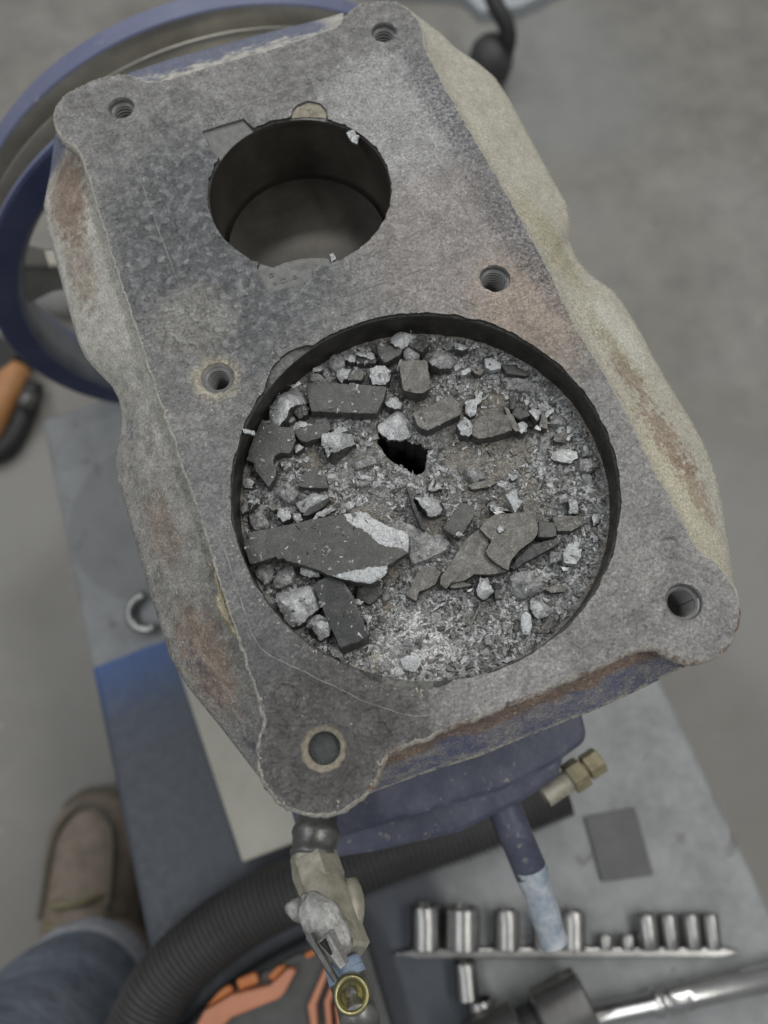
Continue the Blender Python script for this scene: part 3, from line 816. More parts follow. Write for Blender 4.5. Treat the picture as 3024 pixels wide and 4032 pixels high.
pump.part('knob_ear', *blobmesh(lc, (4.0, 6.2, 2.2), .13, 8.1, 3, .9), M_lump, smooth=True, under=br)
pa = atk(668, 2020, -58); pb = atk(726, 2118, -56)
pump.part('lever_blade', *tube([pa, pb], lambda t: 1.7 - .6 * t, 6, step=3), M_pewter, under=br)
pa = atk(702, 2020, -57); pb = atk(742, 2085, -57)
pump.part('lever_blade', *tube([pa, pb], lambda t: 3.4 - 1.2 * t, 6, step=3), M_lump, under=br)
pa = atk(697, 2032, -53.5); pb = atk(716, 2062, -53.5)
pump.part('lever_slot', *tube([pa, pb], lambda t: 1.3 - .9 * t, 6, step=2), M_dark, under=br)
# blue tape ring, steel neck, brass nipple facing the camera
p3 = atk(738, 2075, -66); p4 = atk(757, 2130, -64); d = (p4 - p3).normalized()
v_, f_ = lathe([(-1, 5.6), (0, 6.3), (4.5, 6.5), (5, 5.8)], p3 + d * 1, d, 32, cap0=True, cap1=True)
pump.part('thread_tape', v_, f_, M_tape, smooth=True)
elb = pump.part('elbow_fitting', *tube([p3 + d * 3, p3 + d * 9, p3 + d * 14 + Vector((0, 0, 2)), p3 + d * 17 + Vector((0, 0, 7))], 6.4, 32, step=1.2), M_pewter, smooth=True)
nc = atk(760, 2150, -52); nd = (CAM - nc).normalized(); nd = (nd + Vector((-.02, -.12, .0))).normalized()
v_, f_ = lathe([(-9, 5.9), (-1.5, 5.9), (0, 5.5), (.2, 4.9), (-.6, 4.2), (-2.2, 3.7), (-3.6, 3.1), (-3.8, 2.1), (-12, 2.0)], nc, nd, 40, cap1=False)
pump.part('brass_nipple', v_, f_, M_brassb, smooth=True, under=elb)
v_, f_ = lathe([(-11.5, 2.1), (-11.4, .02)], nc, nd, 24, cap1=True)
pump.part('nipple_bore', v_, f_, M_dark, under=elb)

# flywheel: two belt grooves, open spokes, axis along the pump
FW = Vector((-9.2, 274.3, -256.3))
prof = [(0, 163), (0, 178.5), (1.2, 180.2), (3.5, 180.4), (4.2, 179.5), (8, 166), (12.5, 166), (15.8, 179), (16.4, 179.8), (17.6, 179.8), (18.4, 179), (22, 166), (29.5, 166), (33.5, 179.4), (34.3, 180.4), (45.5, 180.4), (46.6, 179), (46.6, 161), (40, 158.5), (23, 157), (6, 158.5), (0, 163)]
v_, f_ = lathe(prof, FW, (0, 1, 0), 180)
mt = []
for k in range(len(prof) - 1):
    mt += [1 if 4 <= k <= 12 and k not in (8,) else (2 if k in (0, 1) else (1 if k == 8 else 0))] * 180
fw = pump.part('flywheel', v_, f_, [M_blue2, M_groove, M_bluef], smooth=False, mats=mt)
fw.data.polygons.foreach_set('use_smooth', [True] * len(fw.data.polygons)) 
m_ = fw.modifiers.new('split', 'EDGE_SPLIT'); m_.split_angle = math.radians(28)
# hub and spokes
v_, f_ = lathe([(-12, 16), (-12, 34), (-8, 38), (38, 38), (42, 30), (42, 12)], FW + Vector((0, 0, 0)), (0, 1, 0), 48)
pump.part('hub', v_, f_, M_bluef, smooth=False, under=fw)
a_s = math.atan2(-205 + 256, -154 + 9)
for k in range(5):
    a0 = a_s + k * 2 * PI / 5
    rr = [(34, 17, 16), (70, 13, 12), (110, 11, 11), (140, 13, 14), (160, 20, 20)]
    vs = []; fs = []
    for r, hw, dp in rr:
        c = FW + Vector((math.cos(a0) * r, 22, math.sin(a0) * r)); t = Vector((-math.sin(a0), 0, math.cos(a0)))
        for s_, q in ((-1, -1), (1, -1), (1, 1), (-1, 1)):
            vs.append(c + t * s_ * hw + Vector((0, q * dp * .6, 0)))
    for i in range(len(rr) - 1):
        for j in range(4): fs.append((i * 4 + j, i * 4 + (j + 1) % 4, i * 4 + 4 + (j + 1) % 4, i * 4 + 4 + j))
    bevel_mod(pump.part('spoke', vs, fs, M_groove if k == 0 else M_bluef, under=fw), 3, 2)
# inner blue web ring near the rim face
v_, f_ = lathe([(1.5, 163), (1.2, 160.5), (3.5, 158.5), (9, 157), (30, 156.5)], FW, (0, 1, 0), 120)
pump.part('rim_flange', v_, f_, simple('grey_rim_inside', (.16, .17, .19), (.24, .25, .27), 20, .45, .3), smooth=False, under=fw)

exec_marker = 0
# ------------------------------------------------------------------ broken pieces in the big bore
PIECES = []          # (polygon xy, top z)
def catm(P, sub=1): return P
def chunk(name, label, cat, c, pts, h, mat='mid', thick=None, extra=None, tilt=(0, 0), rough=None, side=None, base=None, cap=None, zabs=None, group=None):
    """traced outline of the top face at height h above the crown -> solid broken piece"""
    slab = mat in ('slab', 'slabd', 'dusty', 'flake')
    zt = (ZC + h) if zabs is None else zabs
    thick = thick or h + .3
    P0 = [cr(c, x, y, zt) for x, y in pts]
    cen = sum(P0, Vector()) / len(P0)
    per = sum((P0[i] - P0[i - 1]).length for i in range(len(P0)))
    step = .75 if per > 40 else (.6 if per > 18 else .45)
    P = resample(P0, step, True); n = len(P)
    sd = random.uniform(0, 50)
    jt = .12 if slab else .3
    P = [p + Vector((nz(p, 1.0, sd), nz(p, 1.0, sd + 9), 0)) * jt * 1.6 for p in P]
    R = max((p - cen).length for p in P)
    amp = (rough if rough is not None else (.05 if slab else min(1.2, R * .18))) * (1 if slab else 1.35)
    inner = []
    x0, x1 = min(p.x for p in P), max(p.x for p in P); y0, y1 = min(p.y for p in P), max(p.y for p in P)
    st = step * (1.5 if slab else 1.75); y = y0
    while y < y1:
        x = x0
        while x < x1:
            q = Vector((x + random.uniform(-.35, .35) * st, y + random.uniform(-.35, .35) * st, 0))
            if inside(q.x, q.y, P):
                d = min((Vector((p.x - q.x, p.y - q.y))).length for p in P[::2])
                if d > st * .55: inner.append((q, d))
            x += st
        y += st
    V = [Vector((p.x, p.y)) for p in P] + [Vector((q.x, q.y)) for q, d in inner]
    V2, _, F, ov, _, _ = geometry.delaunay_2d_cdt(V, [(i, (i + 1) % n) for i in range(n)], [], 1, 1e-5)
    dd = [0.0] * n + [d for q, d in inner]
    vs = []
    fac = []
    for q in range(7):
        th_ = 2 * PI * (q + random.random() * .8) / 7; fac.append((math.cos(th_), math.sin(th_), random.uniform(.12, .75), random.uniform(-.15, .55)))
    dvx, dvy = random.uniform(-.22, .22), random.uniform(-.22, .22)
    def ztop(x, y, d):
        dx, dy = x - cen.x, y - cen.y
        z = zt + tilt[0] * dx + tilt[1] * dy
        e = min(1, d / (.35 if slab else max(.8, R * .45)))
        if slab: z -= .16 * (1 - e)
        else: z -= (1 - e) ** 2.5 * min(thick * .2, R * .12)
        p = (x, y, 0)
        f = abs(nz(p, max(1.2, R * .55), sd)) * 1.5 + abs(nz(p, max(.7, R * .25), sd + 3)) * .8 + nz(p, .8, sd + 5) * .35
        if slab or mat == 'dusty': z += amp * (f - .6)
        else:
            cut = max([0] + [s_ * (a_ * dx + b_ * dy - o_ * R) for a_, b_, s_, o_ in fac])
            z += dvx * dx + dvy * dy - min(cut, thick * .6) + amp * (f - .6) * .42
        return z
    for i, v in enumerate(V2):
        d = dd[ov[i][0]] if i < len(ov) and ov[i] else 0
        vs.append(Vector((v.x, v.y, ztop(v.x, v.y, d))))
    fs = [tuple(f) for f in F]; mi = [0] * len(fs)
    # map the boundary ring
    idx = {}
    for i, l in enumerate(ov):
        for k in l:
            if k < n: idx[k] = i
    zb = zt - thick
    hull = None
    if extra:
        hp = [cr(c, x, y, zb) for x, y in extra] + [cen + (p - cen) * 1.0 for p in P[::3]]
        hi = geometry.convex_hull_2d([Vector((p.x, p.y)) for p in hp]); hull = [hp[k] for k in hi]
        hull.append(hull[0])
    top = [idx.get(i) for i in range(n)]
    if any(t is None for t in top):
        top = [t if t is not None else 0 for t in top]
    base_i = len(vs); fl = 1.02 if slab else 1.08
    def bott(i):
        p = P[i]; q = cen + (p - cen) * fl
        if hull:
            th = math.atan2(p.y - cen.y, p.x - cen.x); r = ray_r(th, (cen.x, cen.y), hull)
            if r and r > (p - cen).length: q = Vector((cen.x + r * math.cos(th), cen.y + r * math.sin(th), 0))
        return q
    lev = (.3, .68, 1.0)
    for t in lev:
        for i in range(n):
            b = bott(i); p = P[i]
            x = p.x + (b.x - p.x) * t; y_ = p.y + (b.y - p.y) * t; tz = vs[top[i]].z
            z = tz + (zb - tz) * t
            j = .10 if slab else .22
            x += nz((x, y_, z), 1.1, sd) * j; y_ += nz((x, y_, z), 1.1, sd + 7) * j
            vs.append(Vector((x, y_, z)))
    for k in range(3):
        for i in range(n):
            j = (i + 1) % n
            a = top[i] if k == 0 else base_i + (k - 1) * n + i; b = top[j] if k == 0 else base_i + (k - 1) * n + j
            fs.append((a, b, base_i + k * n + j, base_i + k * n + i)); mi.append(1)
    fs.append(tuple(base_i + 2 * n + i for i in range(n))); mi.append(1)
    org = Vector((cen.x, cen.y, zb))
    o = mesh(name, vs, fs, [MATS[mat], MATS[side] if side else (M_side if mat in ('slab', 'slabd', 'dusty', 'bright', 'white') else MATS[mat])], origin=org, mats=mi)
    fixn(o)
    tag(o, label, cat, group)
    PIECES.append(([(p.x, p.y) for p in P], zt, cen, R))
    return o
PCS = [
 ('metal_chunk', 'bright silver fractured metal lump at the upper left rim of the big bore', 'metal chunk', 'A', [(560,590),(640,582),(690,635),(697,690),(620,750),(560,800),(540,860),(470,910),(420,890),(393,800),(410,740),(470,670),(520,620)], 9, 'bright', dict(extra=[(610,780),(590,850),(480,925)], rough=.9)),
 ('metal_slab', 'long flat dark grey slab lying level near the top left, wider at its left end', 'metal slab', 'A', [(695,600),(870,600),(1130,615),(1312,628),(1290,720),(1235,835),(1000,828),(735,815),(715,740)], 6.5, 'slab', dict(thick=4.2)),
 ('metal_chunk', 'small dark angular chunk wedged between the silver lump and the long flat slab', 'metal chunk', 'A', [(610,770),(660,745),(720,790),(700,840),(640,870),(600,830)], 5, 'slab', dict(rough=.9)),
 ('metal_slab', 'bent dark grey slab with a round bite out of its right side, against the left bore wall', 'metal slab', 'A', [(352,882),(430,905),(500,935),(600,945),(610,1040),(570,1140),(500,1135),(450,1160),(437,1200),(465,1265),(450,1330),(405,1400),(350,1330),(290,1255),(297,1215),(235,1190),(265,1090),(300,1000)], 6, 'slab', dict(thick=4.5)),
 ('metal_slab', 'small grey slab tucked right of the bitten slab, left of the silver-topped wedge', 'metal slab', 'A', [(595,965),(700,930),(850,900),(885,955),(860,975),(810,1010),(800,1020),(690,1055),(640,1030)], 5.5, 'slab', dict(thick=4)),
 ('metal_flake', 'pale fractured strip lying behind the small grey slab', 'metal flake', 'A', [(560,910),(630,875),(740,905),(750,915),(640,940),(600,962),(575,960)], 5, 'bright', {}),
 ('metal_wedge', 'wedge with ragged silver top and smooth dark pointed side, left of the black hole', 'metal chunk', 'A', [(810,980),(900,960),(940,910),(990,920),(1040,960),(1070,1030),(1010,1060),(940,1110),(880,1110),(850,1140),(830,1080),(805,1040)], 8, 'bright', dict(extra=[(850,1160),(905,1250),(1000,1170),(1088,1062)], rough=.8)),
 ('metal_slab', 'trapezoid dark slab with a pale lower edge below the silver-topped wedge', 'metal slab', 'A', [(630,1395),(655,1320),(720,1250),(760,1240),(845,1310),(857,1405),(740,1408)], 4.5, 'slab', dict(thick=3)),
 ('metal_chunk', 'ridged grey lump just below the tip of the bitten slab', 'metal chunk', 'A', [(440,1390),(500,1370),(580,1390),(630,1440),(600,1490),(560,1510),(500,1470),(445,1430)], 5, 'mid', {}),
 ('metal_chunk', 'silver fractured lump with a dark bar leaning over its right side', 'metal chunk', 'A', [(600,1490),(680,1465),(760,1435),(850,1440),(870,1475),(720,1560),(690,1600),(650,1580),(620,1530)], 6, 'bright', dict(rough=.8)),
 ('metal_bar', 'narrow dark bar leaning on the silver lump above the largest slab', 'metal bar', 'A', [(672,1612),(720,1560),(870,1478),(878,1495),(800,1570),(690,1625)], 5.4, 'slabd', dict(thick=3)),
 ('metal_flake', 'pale leaf-shaped flake on the upper edge of the largest slab', 'metal flake', 'A', [(720,1650),(780,1590),(840,1560),(930,1560),(840,1610),(770,1640)], 6, 'bright', dict(thick=3, rough=.3)),
 ('metal_chunk', 'small pale crumbly chunk by the left wall below the bitten slab', 'metal chunk', 'A', [(205,1330),(250,1320),(285,1350),(275,1400),(210,1390)], 5, 'bright', {}),
 ('metal_chunk', 'oblong pale chunk standing against the left wall above the largest slab', 'metal chunk', 'A', [(190,1550),(210,1510),(270,1485),(298,1510),(270,1560),(200,1590)], 6, 'bright', {}),
 ('metal_chunk', 'rough grey chunk in the heap just above the largest slab', 'metal chunk', 'A', [(470,1550),(540,1560),(580,1600),(570,1650),(510,1659),(470,1610)], 5, 'bright', {}),
 ('metal_chunk', 'round banded pebble-like lump, leftmost at the top rim', 'metal chunk', 'A', [(865,410),(910,370),(960,375),(990,410),(985,460),(930,490),(885,470)], 5.5, 'mid', dict(extra=[(870,480),(900,500),(940,500)])),
 ('metal_chunk', 'small silver lump right of the banded pebble at the top rim', 'metal chunk', 'A', [(965,360),(1030,350),(1075,380),(1070,430),(1030,440),(985,400)], 5.5, 'bright', {}),
 ('metal_flake', 'pale strip on top of a dark block near the top rim', 'metal flake', 'A', [(1075,350),(1140,335),(1210,345),(1240,410),(1160,400),(1080,375)], 6, 'bright', dict(rough=.4)),
 ('metal_block', 'dark rectangular block below the pale strip near the top rim', 'metal chunk', 'A', [(1080,385),(1160,405),(1228,415),(1230,448),(1080,448)], 4.5, 'slabd', {}),
 ('metal_chunk', 'rounded whitish lump above the right end of the long flat slab', 'metal chunk', 'A', [(1180,470),(1230,455),(1300,460),(1345,510),(1340,560),(1290,600),(1210,590),(1180,540)], 7, 'bright', dict(extra=[(1190,590),(1260,612)])),
 ('metal_chunk', 'small bright kite-shaped chunk above the middle of the long flat slab', 'metal chunk', 'A', [(930,500),(980,480),(1030,490),(1020,540),(970,575),(930,540)], 6, 'bright', {}),
 ('metal_slab', 'dark triangular slab with a curved top edge near the top rim', 'metal slab', 'A', [(1228,275),(1300,300),(1370,320),(1440,330),(1410,385),(1300,445),(1250,380)], 7, 'slab', dict(thick=4)),
 ('metal_chunk', 'bright round topmost lump close under the top rim', 'metal chunk', 'A', [(1345,230),(1360,200),(1410,178),(1480,195),(1540,195),(1565,205),(1500,270),(1440,315),(1380,310),(1345,270)], 9, 'bright', dict(rough=.8)),
 ('metal_chunk', 'dark angular chunk right of the topmost bright lump', 'metal chunk', 'A', [(1475,290),(1530,250),(1560,225),(1620,245),(1640,300),(1590,360),(1500,320)], 7, 'slab', dict(rough=1.1)),
 ('metal_chunk', 'grey square chunk under the topmost bright lump, above the brown dusty block', 'metal chunk', 'A', [(1440,350),(1480,310),(1560,360),(1570,380),(1530,420),(1460,405)], 6.5, 'mid', {}),
 ('metal_block', 'dusty brown upright block with a scratch across its top', 'metal slab', 'A', [(1405,430),(1500,425),(1620,425),(1640,540),(1640,640),(1590,680),(1500,672),(1440,655),(1420,540)], 8, 'dusty', dict(thick=6, extra=[(1430,690),(1500,712),(1620,718)])),
 ('metal_chunk', 'rough grey strip of rubble at the upper left edge of the long flat slab', 'metal chunk', 'A', [(725,520),(790,520),(860,560),(900,592),(820,597),(760,595),(725,560)], 5, 'mid', {}),
 ('metal_slab', 'brownish slab behind the long flat slab with a black gap in front', 'metal slab', 'A', [(1020,505),(1140,512),(1130,570),(1120,577),(1012,575)], 4.5, 'dusty', {}),
 ('metal_chunk', 'small pale crumb heap at the upper left near the top rim shadow', 'metal chunk', 'A', [(740,480),(790,455),(825,480),(800,510),(745,510)], 5, 'bright', {}),
 ('metal_chunk', 'small pale chunk between the long flat slab and the brown dusty block', 'metal chunk', 'A', [(1300,740),(1330,710),(1390,695),(1430,740),(1420,780),(1370,790),(1310,770)], 5.5, 'bright', {}),
 ('metal_chunk', 'large pale speckled chunk standing right above the black hole', 'metal chunk', 'A', [(1240,915),(1290,870),(1350,830),(1395,790),(1440,810),(1480,860),(1530,890),(1520,960),(1470,1005),(1400,1012),(1330,1015),(1260,965)], 3.4, 'bright', dict(extra=[(1225,925),(1232,955),(1300,1015)], rough=.9)),
 ('metal_bar', 'rough grey strip lying left of the black hole', 'metal bar', 'A', [(1065,1205),(1150,1170),(1270,1125),(1295,1150),(1240,1200),(1110,1245),(1070,1235)], 3, 'mid', {}),
 ('metal_chunk', 'small grey lump below the strip left of the hole', 'metal chunk', 'A', [(1080,1350),(1140,1320),(1180,1360),(1130,1390),(1085,1385)], 3, 'mid', {}),
 ('metal_chunk', 'grey lump sitting in the bite of the bent slab', 'metal chunk', 'A', [(490,1200),(540,1175),(580,1200),(575,1240),(520,1260)], 4, 'mid', {}),
 ('metal_chunk', 'small white lump right of the bitten slab, under the small grey slab', 'metal chunk', 'A', [(600,1090),(640,1060),(675,1080),(660,1110),(610,1130)], 4.5, 'bright', {}),
 ('metal_chunk', 'small grey lump at the foot of the upper left silver lump', 'metal chunk', 'A', [(545,880),(590,840),(615,870),(575,905)], 4, 'mid', {}),
 # upper right
 ('metal_chunk', 'large blocky grey chunk with a dark lower side, right of the brown dusty block', 'metal chunk', 'B', [(170,400),(230,300),(310,285),(375,355),(330,425),(240,440),(190,430)], 8, 'mid', dict(extra=[(190,480),(240,508),(315,452)], side='slab')),
 ('metal_chunk', 'ribbed silver chunk leaning on the top rim right of the blocky grey one', 'metal chunk', 'B', [(350,250),(460,280),(440,315),(400,325),(355,310)], 7, 'bright', {}),
 ('metal_chunk', 'narrow grey chunk under the rim, left of the smooth grey flake', 'metal chunk', 'B', [(520,300),(570,310),(580,350),(545,390),(530,350)], 6, 'mid', {}),
 ('metal_flake', 'smooth flat pale grey flake near the upper right rim', 'metal flake', 'B', [(570,390),(620,380),(690,425),(685,460),(620,475),(575,450)], 5, 'flake', dict(thick=2.5)),
 ('metal_flake', 'small pale leaf flake beside the rusty brown crumb', 'metal flake', 'B', [(400,480),(460,450),(470,480),(420,510),(395,500)], 4, 'flake', dict(thick=2)),
 ('rusty_crumb', 'small rusty brown crumb in the upper right quarter', 'crumb', 'B', [(470,460),(530,450),(570,470),(545,510),(500,500)], 4, 'dusty', dict(rough=.5)),
 ('metal_slab', 'dark flat slab half under the upper right rim', 'metal slab', 'B', [(690,430),(780,435),(900,500),(870,515),(730,495)], 5, 'slab', {}),
 ('metal_chunk', 'long grey chipped strip below the dark slab at the upper right rim', 'metal chunk', 'B', [(735,530),(800,515),(870,525),(960,560),(1040,590),(1010,610),(900,600),(800,590),(745,580)], 6, 'mid', {}),
 ('metal_slab', 'dusty flat block with chips on top, upper right of the black hole', 'metal slab', 'B', [(50,790),(120,750),(190,720),(330,650),(365,710),(400,790),(290,845),(150,912),(85,880)], 6.5, 'dusty', dict(thick=5, rough=.25, extra=[(95,900),(150,940),(370,820)])),
 ('metal_chunk', 'long dark chunk with grey chipped top, right of the small bright triangular one', 'metal chunk', 'B', [(485,870),(520,820),(640,790),(740,800),(750,850),(770,910),(700,935),(600,958),(530,970),(480,940)], 5.5, 'dusty', dict(rough=1.0)),
 ('metal_chunk', 'bright triangular chunk between the dusty block and the long dark chunk', 'metal chunk', 'B', [(370,860),(430,790),(480,850),(490,900),(460,940),(400,930)], 6.5, 'bright', dict(rough=.4)),
 ('metal_chunk', 'crumbly branching pale heap above the long dark chunk', 'metal chunk', 'B', [(430,690),(500,670),(505,622),(560,615),(548,690),(512,720),(512,770),(470,795),(435,760)], 4.5, 'bright', dict(rough=1.2)),
 ('metal_chunk', 'bright rounded chunk at the foot of the leaning brown stick', 'metal chunk', 'B', [(810,850),(850,830),(885,860),(875,905),(835,930),(815,900)], 6, 'bright', {}),
 ('metal_stick', 'thin brown stick-like splinter leaning left of the bright rounded chunk', 'metal splinter', 'B', [(710,740),(738,748),(780,815),(820,890),(800,925),(768,890),(740,820)], 6, 'dusty', dict(thick=3)),
 ('metal_block', 'dark corner block with sharp edges in the right-hand heap', 'metal chunk', 'B', [(790,728),(880,770),(900,800),(830,830),(762,800)], 5.5, 'slabd', {}),
 ('metal_splinter', 'upright dark blade behind the dark corner block', 'metal splinter', 'B', [(755,690),(785,620),(800,700),(780,755),(755,750)], 6.5, 'slabd', {}),
 ('metal_chunk', 'pale wedge right of the dark corner block', 'metal chunk', 'B', [(890,760),(940,740),(985,745),(975,800),(945,840),(915,800)], 6, 'bright', {}),
 ('metal_chunk', 'pale curved chip, second from the right wall in the right-hand heap', 'metal chunk', 'B', [(1010,770),(1060,740),(1085,745),(1050,790),(1020,810)], 6, 'bright', {}),
 ('metal_flake', 'grey flat flake pointing right in the right-hand heap', 'metal flake', 'B', [(1030,845),(1090,790),(1180,830),(1180,850),(1100,862)], 5.5, 'mid', {}),
 ('metal_bar', 'short brown bar standing between the pale wedge and the grey flat flake', 'metal bar', 'B', [(985,790),(1022,800),(1025,900),(962,880)], 5, 'dusty', {}),
 ('metal_flake', 'tiny clean white square flake below the pale wedge', 'metal flake', 'B', [(930,890),(950,865),(985,895),(970,915)], 5, 'white', dict(thick=2)),
 ('metal_stick', 'upright ribbed grey splinter above the white lump on the right', 'metal splinter', 'B', [(985,930),(1050,910),(1040,1000),(1000,1110),(955,1090),(980,1010)], 4, 'mid', {}),
 ('metal_chunk', 'brownish lump right of the upright ribbed splinter', 'metal chunk', 'B', [(1070,940),(1150,910),(1190,960),(1140,1000),(1080,990)], 4.5, 'dusty', dict(rough=.8)),
 ('metal_chunk', 'whitest oval lump lying alone right of centre on the brown crown', 'metal chunk', 'B', [(1060,1080),(1090,1040),(1150,1025),(1240,1060),(1250,1100),(1200,1140),(1140,1130),(1080,1110)], 5, 'white', dict(rough=.8)),
 ('metal_chunk', 'blue-grey chipped lump right of the black hole', 'metal chunk', 'B', [(425,1180),(490,1160),(560,1200),(590,1230),(560,1250),(500,1275),(450,1230)], 4, 'mid', {}),
 ('metal_slab', 'thin brownish plate below the blue-grey lump right of the hole', 'metal slab', 'B', [(450,1310),(500,1285),(630,1278),(670,1285),(600,1320),(480,1340)], 3, 'dusty', {}),
 ('metal_chunk', 'small lone bright pebble in the middle of the bare brown area', 'metal chunk', 'B', [(760,1245),(790,1230),(805,1255),(770,1275)], 3, 'bright', {}),
 ('metal_chunk', 'small dark-sided tooth-like chunk just below the black hole', 'metal chunk', 'B', [(160,1330),(190,1260),(265,1325),(230,1335),(180,1345)], 4.5, 'bright', dict(extra=[(165,1372),(235,1362)])),
 ('metal_chunk', 'silver chunk with a deep dark notch, left of the tilted brown bar', 'metal chunk', 'B', [(65,1390),(160,1375),(235,1385),(260,1470),(240,1510),(170,1520),(120,1460)], 6, 'bright', dict(rough=.7)),
 ('metal_bar', 'tilted brown rectangular bar in the lower middle of the bore', 'metal bar', 'D', [(270,240),(300,180),(370,70),(420,55),(490,80),(500,130),(440,230),(390,308),(350,292)], 7, 'slab', dict(thick=4.5, extra=[(280,262),(380,325)])),
 ('metal_splinter', 'long thin dark splinter running down from the black hole', 'metal splinter', 'B', [(0,1318),(20,1340),(70,1460),(140,1635),(112,1622),(50,1480)], 4.5, 'slabd', {}),
 ('metal_flake', 'pale pointed flake above the large dusty oval slab', 'metal flake', 'B', [(610,1430),(650,1460),(780,1480),(700,1490),(612,1488)], 5, 'bright', {}),
 ('metal_flake', 'twisted smooth light grey flake above the large dusty oval slab', 'metal flake', 'B', [(720,1380),(800,1335),(810,1400),(850,1420),(790,1510),(760,1440)], 6, 'flake', dict(thick=3, rough=.5)),
 ('metal_sliver', 'thin white sliver on the top edge of the large dusty oval slab', 'metal splinter', 'B', [(620,1503),(700,1490),(720,1500),(650,1523)], 5.5, 'white', dict(thick=2)),
 ('metal_chunk', 'pale oval chunk near the right wall, lower right quarter', 'metal chunk', 'B', [(1350,1550),(1370,1510),(1420,1510),(1400,1570),(1370,1600)], 6, 'bright', {}),
 ('metal_chunk', 'grey lump on the upper left of the rusty striped rubble bar', 'metal chunk', 'B', [(1100,1390),(1160,1370),(1180,1420),(1120,1430)], 5, 'mid', {}),
 ('metal_chunk', 'upright pale block above the rusty striped rubble bar', 'metal chunk', 'B', [(1185,1400),(1240,1400),(1250,1500),(1190,1510)], 6, 'bright', {}),
 ('metal_bar', 'rusty striped rubble bar lying across the lower right', 'metal bar', 'B', [(1060,1540),(1170,1528),(1290,1530),(1290,1590),(1200,1640),(1100,1640)], 5.5, 'dusty', dict(rough=1.0)),
 ('metal_flake', 'greenish grey flat chip against the right wall', 'metal flake', 'B', [(1270,1110),(1370,1110),(1400,1170),(1320,1210),(1270,1180)], 6.5, 'mid', dict(rough=.4)),
 ('metal_chunk', 'small ridged chunk against the right wall, above the greenish grey chip', 'metal chunk', 'B', [(1285,1020),(1330,1010),(1360,1080),(1290,1090)], 6.5, 'mid', {}),
 # lower left
 ('metal_chunk', 'rough fluted chunk under the left end of the largest slab', 'metal chunk', 'C', [(290,575),(330,520),(410,520),(440,580),(430,640),(380,690),(310,620)], 5, 'mid', {}),
 ('metal_chunk', 'cracked blue-grey chunk under the largest slab, above the big silver block', 'metal chunk', 'C', [(430,640),(470,560),(520,530),(580,530),(600,600),(580,670),(480,710),(420,690)], 6, 'mid', dict(rough=.5)),
 ('metal_chunk', 'pale ragged chunk tucked under the middle of the largest slab', 'metal chunk', 'C', [(640,560),(740,540),(790,590),(800,620),(720,630),(650,600)], 5, 'bright', {}),
 ('metal_block', 'big squarish silver block near the lower left wall', 'metal chunk', 'C', [(450,730),(560,700),(700,665),(740,690),(780,760),(790,850),(720,910),(640,990),(590,1005),(530,970),(500,900),(440,790)], 9, 'bright', dict(rough=.7)),
 ('metal_chunk', 'round silver chunk with a dark scooped face, below the big silver block', 'metal chunk', 'C', [(680,990),(700,940),(770,905),(840,940),(880,1000),(870,1070),(790,1110),(760,1060),(735,1020)], 7.5, 'bright', dict(extra=[(700,1080),(740,1130)])),
 ('metal_slab', 'near-black smooth rectangular slab pointing down, lower left', 'metal slab', 'C', [(745,695),(800,650),(870,622),(990,670),(1060,800),(1110,920),(1150,1010),(1182,1065),(1090,1130),(1030,1145),(960,1172),(940,1140),(850,940),(790,780)], 8, 'slabd', dict(thick=5, extra=[(970,1230),(1160,1150),(1185,1120)])),
 ('metal_chunk', 'small grey chunk at the foot of the near-black slab, by the wall', 'metal chunk', 'C', [(880,1190),(930,1130),(970,1180),(980,1270),(900,1230)], 5, 'mid', {}),
 ('metal_slab', 'pale dusty plate with ragged edges right of the largest slab', 'metal slab', 'C', [(1310,215),(1430,185),(1540,235),(1659,290),(1740,285),(1803,360),(1750,425),(1640,475),(1528,519),(1500,500),(1480,380),(1400,262)], 4.2, 'mid', dict(rough=.5, thick=3)),
 ('metal_slab', 'grey three-cornered slab with a dark left facet, under the largest slab\'s right end', 'metal slab', 'D', [(0,720),(45,640),(60,600),(120,525),(200,515),(250,560),(215,640),(150,680),(90,700),(75,765),(40,752)], 5, 'dusty', dict(thick=4)),
 ('metal_slab', 'dark flat plate right of the top of the near-black slab', 'metal slab', 'C', [(1095,705),(1250,685),(1290,740),(1230,800),(1180,840),(1080,790)], 3, 'slab', dict(rough=.3)),
 ('metal_flake', 'tiny bright triangle flake right of the near-black slab', 'metal flake', 'C', [(1060,795),(1140,810),(1110,845),(1080,835)], 4, 'white', dict(thick=2)),
 ('metal_flake', 'clean white triangle chip pointing up, by the near-black slab\'s lower right', 'metal flake', 'C', [(1140,905),(1205,940),(1165,1000)], 4, 'white', dict(thick=2)),
 ('metal_flake', 'smooth blue-grey flake lying in the white powder at the bottom', 'metal flake', 'C', [(1410,1260),(1470,1230),(1560,1235),(1580,1290),(1530,1360),(1450,1340)], 3.5, 'flake', dict(thick=2)),
 ('metal_flake', 'pale flake beside the smooth one, lowest piece near the bottom rim', 'metal flake', 'C', [(1375,1345),(1430,1335),(1450,1375),(1410,1400),(1370,1385)], 3.5, 'flake', dict(thick=2)),
 ('metal_chunk', 'lumpy grey heap by the left wall just above the largest slab', 'metal chunk', 'C', [(240,120),(330,100),(370,140),(400,210),(380,245),(300,262),(250,200)], 5.5, 'mid', dict(rough=1.1)),
 ('metal_chunk', 'small grey lump right of the lumpy heap above the largest slab', 'metal chunk', 'C', [(590,150),(650,135),(665,185),(615,205)], 5, 'bright', {}),
 ('metal_chunk', 'brownish small lump at the top of the lumpy heap', 'metal chunk', 'C', [(400,80),(450,70),(470,105),(430,120)], 5, 'dusty', dict(rough=.6)),
 # lower right
